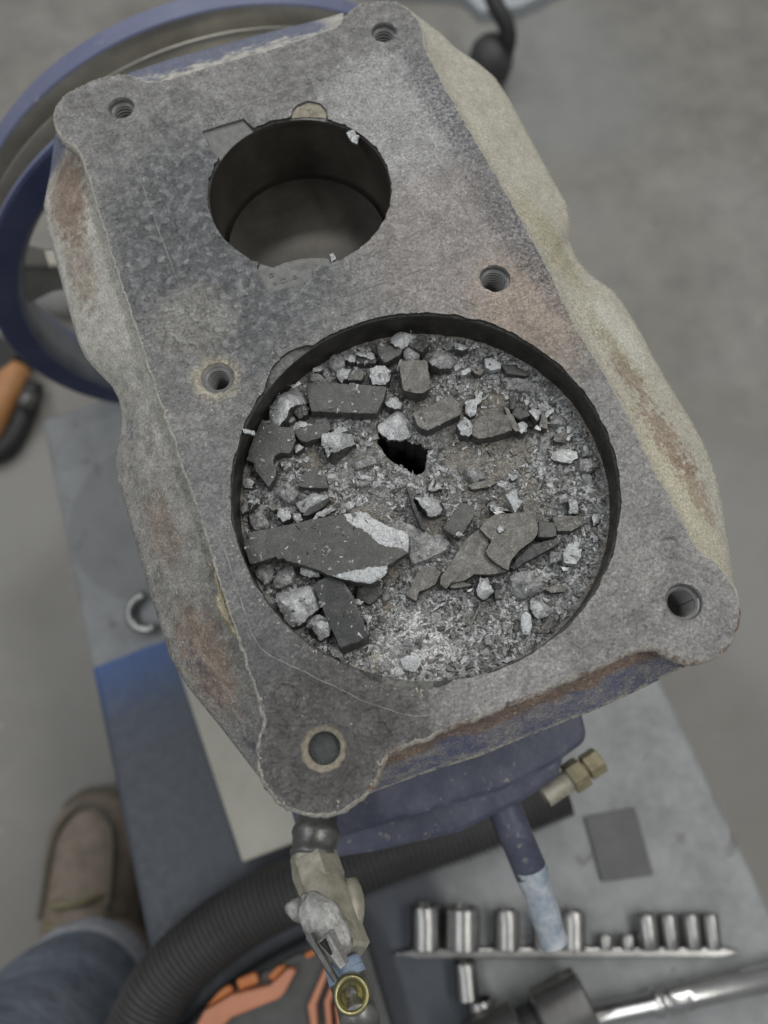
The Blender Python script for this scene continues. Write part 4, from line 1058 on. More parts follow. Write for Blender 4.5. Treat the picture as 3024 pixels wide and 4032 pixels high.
 ('metal_slab', 'long dusty slab running down left with a pale left edge', 'metal slab', 'D', [(530,240),(580,290),(600,350),(572,400),(600,450),(660,505),(730,552),(610,575),(490,570),(430,615),(320,640),(290,680),(245,640),(250,590),(330,480),(400,370),(440,310)], 5.5, 'dusty', dict(thick=4, rough=.3)),
 ('metal_slab', 'large dusty oval brown slab with crumbs on top, lower right of centre', 'metal slab', 'D', [(580,180),(640,140),(750,130),(850,120),(910,140),(955,210),(955,280),(920,325),(830,390),(760,470),(740,545),(660,500),(590,440),(577,400),(620,330),(582,290),(530,240)], 7.5, 'dusty', dict(thick=4.5, rough=.3)),
 ('metal_slab', 'grey block butted against the right end of the large oval slab', 'metal slab', 'D', [(962,180),(1000,190),(1080,200),(1095,290),(1020,305),(958,300)], 6, 'slab', {}),
 ('metal_bar', 'curved dark shell-like bar under the large oval slab', 'metal bar', 'D', [(760,520),(830,430),(920,355),(1050,320),(1130,330),(1090,360),(960,430),(850,490),(780,540)], 5.5, 'slabd', dict(rough=.5)),
 ('metal_flake', 'angular smooth bluish flake near the right wall, lower right', 'metal flake', 'D', [(1140,420),(1180,350),(1240,330),(1275,370),(1270,440),(1230,500),(1150,490)], 7, 'flake', dict(thick=3, rough=.35)),
 ('metal_chunk', 'square grey chunk left of the angular bluish flake', 'metal chunk', 'D', [(1045,430),(1060,400),(1130,405),(1130,470),(1060,480)], 6, 'mid', {}),
 ('metal_foil', 'crumpled folded lump of torn metal in the lower right', 'metal foil', 'D', [(760,570),(850,545),(940,545),(990,600),(980,690),(900,720),(830,740),(780,680),(770,620)], 6, 'mid', dict(rough=1.5)),
 ('metal_chunk', 'round faceted pebble below the dusty slabs, left of the crumpled lump', 'metal chunk', 'D', [(510,680),(540,590),(600,585),(610,650),(640,680),(610,730),(560,750),(520,720)], 6, 'bright', {}),
 ('metal_flake', 'dark flake right of the round faceted pebble', 'metal flake', 'D', [(640,690),(662,680),(702,750),(645,752)], 4, 'slab', {}),
 ('metal_chunk', 'bright three-cornered chunk in the lower right', 'metal chunk', 'D', [(905,760),(1000,765),(1090,810),(1050,860),(970,895),(920,850)], 6.5, 'bright', dict(rough=.5)),
 ('metal_flake', 'upright pale oval flake with fine grooves, lower right', 'metal flake', 'D', [(835,870),(870,840),(905,870),(915,960),(890,1015),(850,1005),(835,940)], 5.5, 'flake', dict(thick=3)),
 ('metal_chunk', 'brown rounded lump right of the grooved oval flake', 'metal chunk', 'D', [(985,950),(1040,880),(1080,880),(1085,940),(1030,1000),(960,1000)], 6, 'dusty', dict(rough=.7)),
 ('metal_slab', 'thin flat brown plate right of the crumpled lump', 'metal slab', 'D', [(1005,680),(1080,650),(1170,660),(1150,700),(1050,705)], 5, 'dusty', {}),
 ('metal_curl', 'small brown curved shell at the lower tip of the long dusty slab', 'metal chunk', 'D', [(320,652),(400,622),(480,650),(400,670),(322,674)], 4, 'dusty', {}),
 ('metal_sliver', 'tiny white sliver below the small brown shell', 'metal splinter', 'D', [(440,690),(490,670),(482,686),(450,702)], 3, 'white', dict(thick=1.5)),
 ('metal_sliver', 'small white sliver left of the angular bluish flake, below the square chunk', 'metal splinter', 'D', [(1130,520),(1180,520),(1180,545),(1140,545)], 6, 'white', dict(thick=2)),
 ('metal_stick', 'thin straight pale stick lying on the grit, upper one of two', 'metal splinter', 'D', [(170,835),(320,745),(326,755),(180,846)], 2.4, 'bright', dict(thick=1.5, rough=.05)),
 ('metal_stick', 'thin slanting brown stick lying on the grit, lower one of two', 'metal splinter', 'D', [(435,990),(535,780),(547,790),(450,996)], 2.4, 'dusty', dict(thick=1.5, rough=.05)),
 ('metal_chunk', 'pale wedge against the right wall below the oval chunk', 'metal chunk', 'D', [(1355,300),(1395,285),(1400,320),(1365,340)], 6.5, 'bright', {}),
 ('metal_chunk', 'grey pitted lump in the grit at the bottom, near the lower brown stick', 'metal chunk', 'D', [(565,1050),(590,1010),(640,1040),(620,1090),(580,1090)], 4, 'mid', {}),
 ('metal_flake', 'small bright crumb resting on the large oval slab', 'metal flake', 'D', [(655,235),(690,215),(712,255),(682,268)], 9, 'bright', dict(thick=1.8)),
 ('metal_flake', 'long pale chip lying near the bottom right rim', 'metal flake', 'D', [(680,1200),(760,1165),(800,1180),(740,1215)], 5, 'bright', dict(thick=2)),
 ('metal_chunk', 'bright crumb stuck on the left rim of the big bore', 'crumb', 'A', [(205,945),(290,960),(296,985),(250,990),(215,980)], 17, 'bright', dict(thick=1.6)),
 ('metal_flake', 'torn pale flake hanging over the upper right rim of the small bore', 'metal flake', 'E', [(1100,270),(1150,243),(1165,290),(1185,300),(1170,345),(1135,338),(1120,310)], 16.6, 'bright', dict(thick=1.2, rough=.2)),
 ('metal_chunk', 'tiny pale crumb on the lower right rim of the small bore', 'crumb', 'E', [(990,1075),(1015,1062),(1030,1100),(1005,1118)], 16.6, 'bright', dict(thick=1.2)),
]
for nm, lb, ct, c, pts_, h, mt_, kw in PCS:
    chunk(nm, lb, ct, c, pts_, h, mt_, **kw)
# the largest slab: dark machined face with two pale fracture faces
big_slab = chunk('broken_plate', 'largest dark slab lying across the left half, its right end torn bright', 'metal slab', 'C',
    [(205,300),(320,272),(440,250),(630,210),(850,165),(980,145),(1110,120),(1160,130),(1215,175),(1310,230),(1380,260),(1440,262),(1480,300),(1490,370),(1480,440),(1410,480),(1350,528),(1322,535),(1320,590),(1260,650),(1190,680),(1080,670),(960,640),(865,612),(790,575),(700,545),(600,515),(540,500),(520,478),(480,492),(465,468),(400,490),(265,530),(235,440)], 10, 'slab', thick=4, rough=.06)
def overlay(parent, c, pts, z, m, name, label, amp=.25):
    P = resample([cr(c, x, y, z) for x, y in pts], .55, True); n = len(P)
    P = [p + Vector((nz(p, 1.2, 4), nz(p, 1.2, 9), 0)) * .35 for p in P]
    V = [Vector((p.x, p.y)) for p in P]; D = [0] * n
    x0, x1 = min(p.x for p in P), max(p.x for p in P); y0, y1 = min(p.y for p in P), max(p.y for p in P); y = y0
    while y < y1:
        x = x0
        while x < x1:
            if inside(x, y, P):
                d = min(math.hypot(p.x - x, p.y - y) for p in P)
                if d > .3: V.append(Vector((x + random.uniform(-.15, .15), y + random.uniform(-.15, .15)))); D.append(d)
            x += .6
        y += .6
    V2, _, F, ov, _, _ = geometry.delaunay_2d_cdt(V, [(i, (i + 1) % n) for i in range(n)], [], 1, 1e-5)
    org = WORG[parent.name]
    vs = []
    for i, v in enumerate(V2):
        d = D[ov[i][0]] if ov[i] else 0
        zz = z + (-.12 if d < .3 else .05) + (amp * (abs(nz((v.x, v.y, 0), 3, 2)) + .5 * nz((v.x, v.y, 0), 1, 5)) if d > .3 else 0)
        vs.append(Vector((v.x, v.y, zz)) - org)
    me = bpy.data.meshes.new(name); me.from_pydata([v * MM for v in vs], [], [tuple(f) for f in F]); me.update()
    o = link(name, me, m, parent); fixn(o); o['label'] = label
    return o
overlay(big_slab, 'C', [(980,147),(1110,122),(1160,132),(1215,177),(1310,232),(1380,262),(1438,265),(1478,302),(1487,370),(1477,436),(1400,410),(1310,400),(1240,372),(1180,310),(1130,275),(1060,250),(1000,200)], ZC + 10, M_white if False else M_bright, 'fracture_face', 'bright torn face at the right end')
overlay(big_slab, 'C', [(868,610),(1040,578),(1200,545),(1318,537),(1317,590),(1258,648),(1190,677),(1080,667),(960,637)], ZC + 10, M_flake, 'fracture_face', 'pale crescent along the lower edge')
sc = overlay(big_slab, 'C', [(1312,400),(1330,402),(1322,470),(1324,535),(1310,537),(1312,470)], ZC + 10.05, M_pressline, 'scratch', 'pale upright crack', .05)

# loose chips: one of a few shapes each, every chip its own object
def shard_mesh(k, mats_):
    bm = bmesh.new()
    for i in range(random.randint(9, 15)):
        v = Vector((random.gauss(0, 1), random.gauss(0, 1), random.gauss(0, 1))).normalized()
        bm.verts.new((v.x * random.uniform(.75, 1.25), v.y * random.uniform(.5, .85), max(-.35, v.z * random.uniform(.3, .7))))
    r = bmesh.ops.convex_hull(bm, input=bm.verts)
    bmesh.ops.delete(bm, geom=[g for g in r['geom_interior'] if isinstance(g, bmesh.types.BMVert)], context='VERTS')
    bmesh.ops.recalc_face_normals(bm, faces=bm.faces)
    bmesh.ops.scale(bm, verts=bm.verts, vec=(MM, MM, MM))
    me = bpy.data.meshes.new('metal_chip'); bm.to_mesh(me); bm.free()
    me.materials.append(mats_); return me
chip_meshes = [shard_mesh(k, m) for k, m in enumerate([M_bright] * 6 + [M_mid] * 8 + [M_dusty] * 2 + [M_slab] * 4)]
def top_at(x, y):
    z = crown_z(x, y); on = False
    for poly, zt, cen, R in PIECES:
        if zt > -2: continue
        if (x - cen.x) ** 2 + (y - cen.y) ** 2 < R * R and inside(x, y, poly):
            if zt > z: z = zt; on = True
    return z, on
placed = 0; tries = 0
while placed < 295 and tries < 20000:
    tries += 1
    r = 57.5 * math.sqrt(random.random()); th = random.uniform(-PI, PI); x, y = r * math.cos(th), r * math.sin(th)
    wgt = .25 + .75 * (r / 57) ** 2
    if x > 5 and y < 20: wgt *= 1.2
    if (Vector((x, y, 0)) - Vector((28, 14, 0))).length < 15: wgt *= .12
    if random.random() > wgt or inside(x, y, HL): continue
    z, on = top_at(x, y)
    if on: continue
    s = .8 + random.random() ** 1.8 * 1.9
    o = bpy.data.objects.new('metal_chip', random.choice(chip_meshes)); S.collection.objects.link(o)
    o.location = Vector((x, y, z + s * .12)) * MM; o.scale = (s, s, s)
    o.rotation_euler = (random.uniform(-.4, .4), random.uniform(-.4, .4), random.uniform(-PI, PI))
    k_ = o.data.materials[0]; look = {M_bright: 'bright silver', M_mid: 'rough grey', M_dusty: 'dusty brown', M_slab: 'dark'}[k_]
    side = ('right' if x > 0 else 'left'); vert = ('upper' if y > 0 else 'lower'); at_ = 'near the wall' if math.hypot(x, y) > 44 else 'away from the wall'
    tag(o, f'small loose {look} chip, {vert} {side} of the piston crown, {at_}', 'metal chip', f'small loose {look} chips on the {vert} {side} crown {at_}')
    placed += 1
# grit too fine to count
def grit(name, label, cat, n, sampler, mats_, size, weights):
    vs = []; fs = []; mi = []
    T = [Vector((1, 0, -.4)), Vector((-.5, .87, -.4)), Vector((-.5, -.87, -.4)), Vector((.1, 0, .8)), Vector((-.6, .1, .5))]
    FT = [(0, 1, 3), (1, 4, 3), (1, 2, 4), (2, 0, 3), (2, 3, 4), (0, 2, 1)]
    k = 0; t = 0
    while k < n and t < n * 12:
        t += 1
        p = sampler()
        if p is None: continue
        s = size[0] + (size[1] - size[0]) * random.random() ** 3
        R = Matrix.Rotation(random.uniform(0, 6.28), 3, 'Z') @ Matrix.Rotation(random.uniform(-.9, .9), 3, 'X')
        o_ = len(vs); sx, sy = random.uniform(.6, 2.2), random.uniform(.4, 1)
        for v in T:
            q = R @ Vector((v.x * sx, v.y * sy, v.z * random.uniform(.3, 1.0))) * s
            vs.append(((p[0] + q.x) * MM, (p[1] + q.y) * MM, (p[2] + q.z) * MM))
        m_ = random.choices(range(len(mats_)), weights)[0]
        for f in FT: fs.append(tuple(o_ + i for i in f)); mi.append(m_)
        k += 1
    me = bpy.data.meshes.new(name); me.from_pydata(vs, [], fs); me.polygons.foreach_set('material_index', mi); me.update()
    o = link(name, me, mats_); tag(o, label, cat, kind='stuff'); return o
PW = at(1640, 2560, -16)
def s_crown():
    r = 58.8 * math.sqrt(random.random()); th = random.uniform(-PI, PI); x, y = r * math.cos(th), r * math.sin(th)
    d = nz((x, y, 0), 7, 11) + nz((x, y, 0), 3, 12) * .6
    wgt = .25 + .9 * (r / 59) ** 2.5 + d
    if math.hypot(x - 28, y - 14) < 17: wgt *= .14
    if math.hypot(x - 12, y - 36) < 9 or math.hypot(x + 16, y + 4) < 8: wgt *= .35
    if math.hypot((x - PW.x), (y - PW.y) * 1.3) < 15: wgt *= .35
    if random.random() > wgt or inside(x, y, HL): return None
    z, on = top_at(x, y)
    if on and random.random() > .035: return None
    return (x, y, z + (.0 if on else .18))
grit('metal_grit', 'grey grit and tiny splinters covering the crown of the large piston', 'grit', 28000, s_crown, [M_bright, M_mid, M_dusty, M_slab], (.16, 1.3), (6, 7, 2, 3))
def s_deck():
    i = random.random()
    if i < .35:
        k = random.randrange(NR); p = DK[k] + Vector((random.gauss(0, .5), random.gauss(0, .5), 0)); x, y = p.x, p.y
    elif i < .6:
        th = random.uniform(-PI, PI); r = big_r(th) + abs(random.gauss(0, 1.6)); x, y = r * math.cos(th), r * math.sin(th)
    elif i < .72:
        c = hl[2][0]; x, y = random.gauss(c.x, 6), random.gauss(c.y - 2, 6)
    else:
        x, y = random.uniform(-60, 65), random.uniform(-85, 190)
    if near_hole(x, y, .2) or not inside(x, y, DK): return None
    return (x, y, deck_z(x, y) + .05)
M_sand = simple('pale_sandy_grain', (.36, .33, .26), (.56, .53, .44), 2, .9)
grit('deck_grit', 'pale sandy grains scattered over the grey deck and along its edges', 'grit', 1900, s_deck, [M_sand, M_bright], (.10, .42), (3, 2))
# crust of sandy residue on the left edge
cr1 = [cr('L', x, y, -2) for x, y in ((1285,1455),(1320,1500),(1335,1580),(1348,1630),(1330,1680),(1345,1740),(1370,1800),(1420,1850),(1440,1900),(1478,1925),(1494,1915),(1470,1850),(1445,1790),(1420,1720),(1400,1650),(1372,1580),(1350,1500),(1315,1440))]
P = resample(cr1, .7, True); n = len(P); V = [Vector((p.x, p.y)) for p in P]; D = [0] * n
x0, x1 = min(p.x for p in P), max(p.x for p in P); y0, y1 = min(p.y for p in P), max(p.y for p in P); y = y0
while y < y1:
    x = x0
    while x < x1:
        if inside(x, y, P):
            d = min(math.hypot(p.x - x, p.y - y) for p in P)
            if d > .3: V.append(Vector((x + random.uniform(-.15, .15), y + random.uniform(-.15, .15)))); D.append(d)
        x += .55
    y += .55
V2, _, F, ov, _, _ = geometry.delaunay_2d_cdt(V, [(i, (i + 1) % n) for i in range(n)], [], 1, 1e-5)
vs = []
for i, v in enumerate(V2):
    d = D[ov[i][0]] if ov[i] else 0
    vs.append(Vector((v.x, v.y, -4.2 + min(1, d / 1.2) * 5.4 + abs(nz((v.x, v.y, 0), 1.1, 3)) * 1.5)))
nb = len(vs); fs = [tuple(f) for f in F]
vs += [Vector((p.x, p.y, -9)) for p in P]; idx = {}
for i, l in enumerate(ov):
    for k in l:
        if k < n: idx[k] = i
for i in range(n): fs.append((idx[i], idx[(i + 1) % n], nb + (i + 1) % n, nb + i))
fs.append(tuple(nb + i for i in range(n)))
def sandm():
    b = NB('sandy_crust'); f = b.noise(.9, 5, .75)
    col = b.ramp(f, [(.3, (.13, .115, .075)), (.5, (.40, .36, .26)), (.7, (.56, .52, .40))])
    return b.fin(col, .95, 0, b.bump(b.noise(.8, 5, .75), .5), .2)
o = mesh('sandy_crust', vs, fs, sandm(), origin=(V2[0].x, V2[0].y, -9)); fixn(o)
tag(o, 'thick sandy yellow crust clinging to the left edge of the deck', 'residue')

# ------------------------------------------------------------------ cart, floor and what lies about
ZT = -380.0; ZF = -780.0
def floor_material():
    b = NB('polished_concrete')
    big = b.noise(330, 4, .6, .5); mid = b.noise(60, 6, .65); fine = b.noise(6, 4, .6)
    col = b.ramp(big, [(.35, (.20, .191, .17)), (.5, (.226, .217, .196)), (.65, (.252, .243, .223))])
    col = b.mix(.6, col, b.ramp(mid, [(.3, .36), (.5, .5), (.7, .62)]), 'OVERLAY')
    col = b.mix(b.math('MULTIPLY', b.mr(b.noise(22, 4, .6), .68, .74), .5), col, (.36, .35, .33))
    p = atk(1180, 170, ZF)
    col = b.mix(b.math('MULTIPLY', b.blob(p, 190, 120, .5), .38), col, (.26, .285, .30))  # bluish reflection on the floor, painted as a pale patch
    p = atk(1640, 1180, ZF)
    col = b.mix(b.math('MULTIPLY', b.blob(p, 190, 120, .4), .4), col, (.31, .31, .30))  # ceiling light mirrored in the concrete, put into the colour
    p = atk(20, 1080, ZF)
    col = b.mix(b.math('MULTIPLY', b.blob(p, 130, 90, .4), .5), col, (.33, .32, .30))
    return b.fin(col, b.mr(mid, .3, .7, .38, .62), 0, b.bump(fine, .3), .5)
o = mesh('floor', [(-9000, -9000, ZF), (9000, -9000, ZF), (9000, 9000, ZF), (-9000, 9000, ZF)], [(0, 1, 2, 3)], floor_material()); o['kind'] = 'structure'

def cart_material():
    b = NB('worn_grey_cart_top')
    mid = b.noise(45, 6, .65); fine = b.noise(7, 5, .7)
    col = b.ramp(mid, [(.32, (.185, .193, .195)), (.5, (.245, .254, .258)), (.68, (.30, .31, .315))])
    sp = b.mr(b.noise(26, 4, .6, .5), .60, .70)
    col = b.mix(b.math('MULTIPLY', sp, .6), col, (.10, .095, .085))
    # large faint round stain on the left
    sub = b.n('ShaderNodeVectorMath', operation='DISTANCE'); b.l(b.pos, sub.inputs[0]); c = (q_([(335, 1120)], ZT)[0]) * MM; sub.inputs[1].default_value = c
    col = b.mix(b.mr(sub.outputs['Value'],   .074, .069, 0, .6), col, (.165, .172, .172))
    # blue paint across the lower left, darkening to slate further down
    sep = b.n('ShaderNodeSeparateXYZ'); b.l(b.pos, sep.inputs[0])
    yb = atk(200, 1440, ZT).y * MM
    yy = b.math('ADD', sep.outputs['Y'], b.math('MULTIPLY', b.math('SUBTRACT', mid, .5), .012))
    left = b.mr(sep.outputs['X'], -.03, -.05)
    bl = b.math('MULTIPLY', b.mr(yy, yb + .001, yb - .002), left)
    bc = b.ramp(b.mr(yy, yb - .085, yb, 0, 1, False), [(0.0, (.062, .07, .085)), (.45, (.06, .075, .105)), (.72, (.055, .09, .19)), (1, (.05, .11, .29))])
    col = b.mix(bl, col, bc)
    return b.fin(col, b.mr(fine, .3, .7, .35, .55), 0, b.bump(fine, .3), .5)
M_cart = cart_material()
tl = atk(88, 905, ZT); bl_ = atk(330, 2100, ZT); tr_ = atk(1440, 1490, ZT); br_ = atk(1659, 1950, ZT)
def ext(a, b, y): t = (y - a.y) / (b.y - a.y); return Vector((a.x + (b.x - a.x) * t, y, ZT))
yt = tl.y; ybm = -420.0
corners = [ext(tl, bl_, yt), ext(tr_, br_, yt), ext(tr_, br_, ybm), ext(tl, bl_, ybm)]
cart = Root('tool_cart', 'low grey work cart with a worn top, blue paint at its lower left', 'cart', (-30, -60, ZF))
o = cart.part('cart_top', *prism([(p.x, p.y) for p in corners[::-1]], ZT - 34, ZT, 0), M_cart); bevel_mod(o, 5, 3)
M_legs = simple('grey_steel_leg', (.07, .08, .09), (.12, .13, .14), 30, .5, .4)
for p, sx, sy in zip(corners, (1, -1, -1, 1), (-1, -1, 1, 1)):
    c = (p.x + sx * 28, p.y + sy * 28, (ZT - 34 + ZF + 60) / 2)
    lg = cart.part('leg', *box(c, (32, 32, ZT - 34 - ZF - 60)), M_legs)
    v_, f_ = lathe([(-12, 4), (-12, 26), (-9, 29), (9, 29), (12, 26), (12, 4)], (c[0], c[1], ZF + 29.5), (1, 0, 0), 32)
    cart.part('caster', v_, f_, M_black, under=lg)
o = cart.part('lower_shelf', *prism([(p.x * .93 - 2, (p.y + 60) * .93 - 60) for p in corners[::-1]], ZF + 150, ZF + 160, 0), M_legs)
# eye hook at the left of the pump
c = atk(318, 1322, ZT + 6)
vs = [c + Vector((math.cos(t) * 14, math.sin(t) * 14, 0)) for t in [PI * .45 + PI * 1.15 * i / 14 for i in range(15)]]
o = mesh('steel_hook', *tube(vs, 3.6, 14), M_chrome, smooth=True, origin=(c.x, c.y, ZT)); tag(o, 'shiny curved steel hook lying on the cart under the pump\'s left side', 'hook')
# cream board under the pump
cb = q_([(392, 1455), (470, 1440), (640, 1820), (524, 1862)], ZT + 12)
o = mesh('cardboard_block', *prism([(p.x, p.y) for p in [atk(370,1400,ZT+12), atk(524,1864,ZT+12), atk(720,1790,ZT+12), atk(600,1400,ZT+12)]], ZT, ZT + 12), simple('cream_board', (.40, .385, .33), (.50, .48, .42), 40, .8), origin=(cb[0].x, cb[0].y, ZT)); fixn(o); bevel_mod(o, 1.5)
tag(o, 'cream board lying flat on the cart under the pump', 'board')
# dark pad on the cart top, right
pd = q_([(1262, 1765), (1372, 1745), (1412, 1890), (1300, 1905)], ZT + 3)
o = mesh('rubber_pad', *prism([(p.x, p.y) for p in pd], ZT, ZT + 3), simple('dark_pad', (.10, .103, .10), (.135, .138, .135), 20, .7), origin=(pd[0].x, pd[0].y, ZT)); fixn(o); bevel_mod(o, 1)
tag(o, 'dark square rubber pad lying on the right half of the cart', 'pad')
# corrugated hose
hp = [(250, 2330), (300, 2225), (345, 2135), (430, 2045), (545, 1965), (690, 1900), (850, 1838), (1020, 1780), (1150, 1722), (1208, 1698)]
path = [atk(u, v, ZT + 22) for u, v in hp]
RG = 3.7
v_, f_ = tube(path, 20.5, 40, step=.62, mod=lambda k, N: 1.9 * math.cos(2 * PI * k * .62 / RG))
o = mesh('corrugated_hose', v_, f_, simple('ribbed_black_plastic', (.06, .059, .058), (.085, .083, .082), 30, .38, 0, .02, 3), smooth=True, origin=(path[5].x, path[5].y, ZT)); fixn(o)
tag(o, 'thick black corrugated hose curving across the cart under the pump', 'hose')
path = [atk(u, v, ZT + 11) for u, v in [(380, 2300), (470, 2190), (560, 2120), (660, 2065), (740, 2030), (775, 2012)]]
o = mesh('smooth_hose', *tube(path, 11, 24, step=4), simple('smooth_grey_rubber', (.035, .037, .038), (.05, .052, .053), 30, .55), smooth=True, origin=(path[3].x, path[3].y, ZT)); fixn(o)
tag(o, 'smooth dark grey hose running beside the corrugated one', 'hose')
# tool case with orange trim at the bottom
M_case = simple('dark_grey_case_plastic', (.055, .056, .053), (.085, .086, .082), 15, .5, 0, .2, 3)
M_or = simple('salmon_orange_plastic', (.50, .20, .11), (.60, .26, .15), 30, .45)
M_or2 = simple('deep_orange_plastic', (.48, .15, .04), (.55, .20, .06), 20, .45)
ck = atk(600, 2300, ZT)
case = Root('tool_case', 'dark grey tool case with orange handle bars at the bottom of the cart', 'tool case', (ck.x, ck.y, ZT))
ZK = ZT + 26
def casepoly(L, z): return [(p.x, p.y) for p in q_(L, z)]
o = case.part('lid', *prism(casepoly([(392, 2420), (450, 2165), (640, 2062), (790, 2030), (850, 2230), (870, 2420)], ZK), ZT, ZK, 0), M_case); bevel_mod(o, 3, 2)
def bar(L, z, z1, m, name='orange_bar'):
    o = case.part(name, *prism(casepoly(L, z1), z, z1, 0), m); bevel_mod(o, 2, 2); return o
bar([(418, 2225), (440, 2185), (500, 2150), (582, 2130), (625, 2090), (640, 2098), (612, 2150), (600, 2160), (500, 2200), (470, 2230)], ZK, ZK + 10, M_or)
bar([(442, 2178), (470, 2145), (492, 2128), (505, 2136), (500, 2146), (470, 2164)], ZK, ZK + 6, M_or2)
bar([(508, 2118), (552, 2100), (560, 2125), (516, 2142)], ZK, ZK + 6, M_or2)
bar([(575, 2112), (600, 2088), (622, 2086), (590, 2122)], ZK, ZK + 6, M_or2)
bar([(655, 2062), (690, 2046), (700, 2054), (662, 2074)], ZK, ZK + 5, M_or2)
bar([(664, 2175), (705, 2082), (718, 2080), (683, 2172), (686, 2230), (672, 2230)], ZK, ZK + 8, M_or)
bar([(700, 2165), (722, 2112), (730, 2116), (713, 2168), (718, 2230), (706, 2230)], ZK, ZK + 8, M_or)
bar([(722, 2170), (760, 2185), (775, 2240), (730, 2240)], ZK, ZK + 8, M_or)
# socket rail and sockets, lying on the cart
ra = atk(846, 2062, ZT + 8); rb = atk(1606, 2058, ZT + 8); rd = (rb - ra).normalized(); rn = Vector((-rd.y, rd.x, 0))
rail = Root('socket_rail', 'long chrome socket rail lying on the cart in front of the row of sockets', 'socket rail', ((ra.x + rb.x) / 2, (ra.y + rb.y) / 2, ZT))
rp = [ra, ra + rd * 18 + rn * 3.4, rb - rd * 14 + rn * 3.4, rb, rb - rd * 14 - rn * 3.0, ra + rd * 18 - rn * 3.0]
o = rail.part('rail_bar', *prism([(p.x, p.y) for p in rp[::-1]], ZT, ZT + 8, 0), M_chrome); bevel_mod(o, 1.2, 2)
SOCK = [(885, 950, 1955, 'widest chrome socket at the left end of the row'), (962, 1036, 1958, 'second widest chrome socket, second from the left in the row'),
        (1066, 1122, 1964, 'chrome socket third from the left, just left of the wrapped pipe tip'), (1150, 1200, 1972, 'chrome socket half hidden under the wrapped pipe tip'),
        (1210, 1264, 1966, 'chrome socket fifth from the left with a broad white glint, right of the pipe tip'), (1290, 1324, 2018, 'left one of the two stubby short sockets'),
        (1338, 1372, 2018, 'right one of the two stubby short sockets'), (1378, 1424, 1974, 'widest of the four slim sockets at the right end'),
        (1430, 1468, 1974, 'slim socket, second of the four at the right end'), (1478, 1516, 1974, 'slim socket, third of the four at the right end'), (1522, 1558, 1974, 'slimmest socket at the far right end of the row')]
def socket(c0, d, L, r, label, m, group=None):
    R = Root('socket', label, 'socket', (c0 + Vector((0, 0, -r))), group)
    s = .82
    v_, f_ = lathe([(0, r * .55), (0, r * .93), (.8, r), (L * .5, r), (L * .7, r), (L - 1.2, r), (L, r * .93), (L, r * .68), (L * .55, r * .62), (L * .54, .1)], c0, d, 36, cap1=True)
    o = R.part('socket_body', v_, f_, m, smooth=True); mm_ = o.modifiers.new('split', 'EDGE_SPLIT'); mm_.split_angle = math.radians(35)
    v_, f_ = lathe([(.35, r * .56), (.34, r * .3)], c0, d, 4, cap1=True)
    R.part('square_drive', v_, f_, M_dark)
    return R
for u0, u1, v0, lb in SOCK:
    cu = (u0 + u1) / 2
    r = (atk(u1, 2020, ZT + 8) - atk(u0, 2020, ZT + 8)).length / 2 * 1.02
    b0 = atk(cu, 2050, ZT + r); t0 = atk(cu - (0 if u0 < 1370 else 8), v0, ZT + r)
    socket(b0, (t0 - b0).normalized(), (t0 - b0).length, r, lb, M_chrome, 'chrome sockets lined up on the rail')
b0 = atk(1003, 2078, ZT + 9); t0 = atk(1010, 2160, ZT + 9); socket(t0, (b0 - t0).normalized(), (t0 - b0).length, 8.5, 'single long chrome socket lying below the rail', M_chrome)
b0 = atk(1036, 2158, ZT + 9); t0 = atk(1046, 2230, ZT + 9); socket(t0, (b0 - t0).normalized(), (t0 - b0).length, 10.5, 'short chrome socket lying partly under the universal joint', M_chrome)
# universal joint and extension bar
M_satin = simple('satin_steel', (.22, .215, .205), (.30, .295, .285), 12, .3, .9, .03, 3)
p0 = atk(1000, 2262, ZT + 24); p1 = atk(1080, 2190, ZT + 24); p2 = atk(1140, 2160, ZT + 24); p3 = atk(1222, 2120, ZT + 24)
uj = Root('universal_joint', 'satin steel universal joint lying at the bottom of the cart', 'universal joint', (p1.x, p1.y, ZT))
e0 = atk(1010, 2240, ZT + 24); e1 = atk(1105, 2165, ZT + 24); d = (atk(1200, 2130, ZT + 24) - atk(1060, 2200, ZT + 24)).normalized()
cA = atk(1082, 2248, ZT + 24); v_, f_ = lathe([(-22, 14), (-22, 18), (-20, 20), (14, 20), (16, 18), (16, 8)], cA, d, 40, cap0=True, cap1=True)
o = uj.part('yoke', v_, f_, M_satin, smooth=True); o.modifiers.new('split', 'EDGE_SPLIT').split_angle = .6
cB = cA + d * 44 + Vector((0, 0, 0)); v_, f_ = lathe([(-16, 8), (-16, 18), (-14, 20), (17, 20), (19, 18), (19, 10)], cB, d, 40, cap0=True, cap1=True)
o = uj.part('yoke', v_, f_, M_satin, smooth=True); o.modifiers.new('split', 'EDGE_SPLIT').split_angle = .6
v_, f_ = lathe([(-10, 13), (10, 13)], cA + d * 22, d, 20, cap0=True, cap1=True); uj.part('pivot', v_, f_, M_black)
a = atk(1200, 2216, ZT + 11); b = atk(1700, 2102, ZT + 11); d = (b - a).normalized(); L_ = (b - a).length; k1 = (atk(1442, 2160, ZT + 11) - a).length
v_, f_ = lathe([(-10, 5), (-8, 6.8), (k1 - 12, 6.8), (k1 - 10, 8.6), (k1 - 6, 9), (k1 - 4, 7), (k1 - 1, 7), (k1 + 1, 8.8), (k1 + 4, 7.8), (k1 + 7, 9), (k1 + 10, 7.8), (k1 + 13, 9), (k1 + 17, 8), (L_, 8.6), (L_ + 1, 8)], a, d, 32, cap0=True, cap1=True)
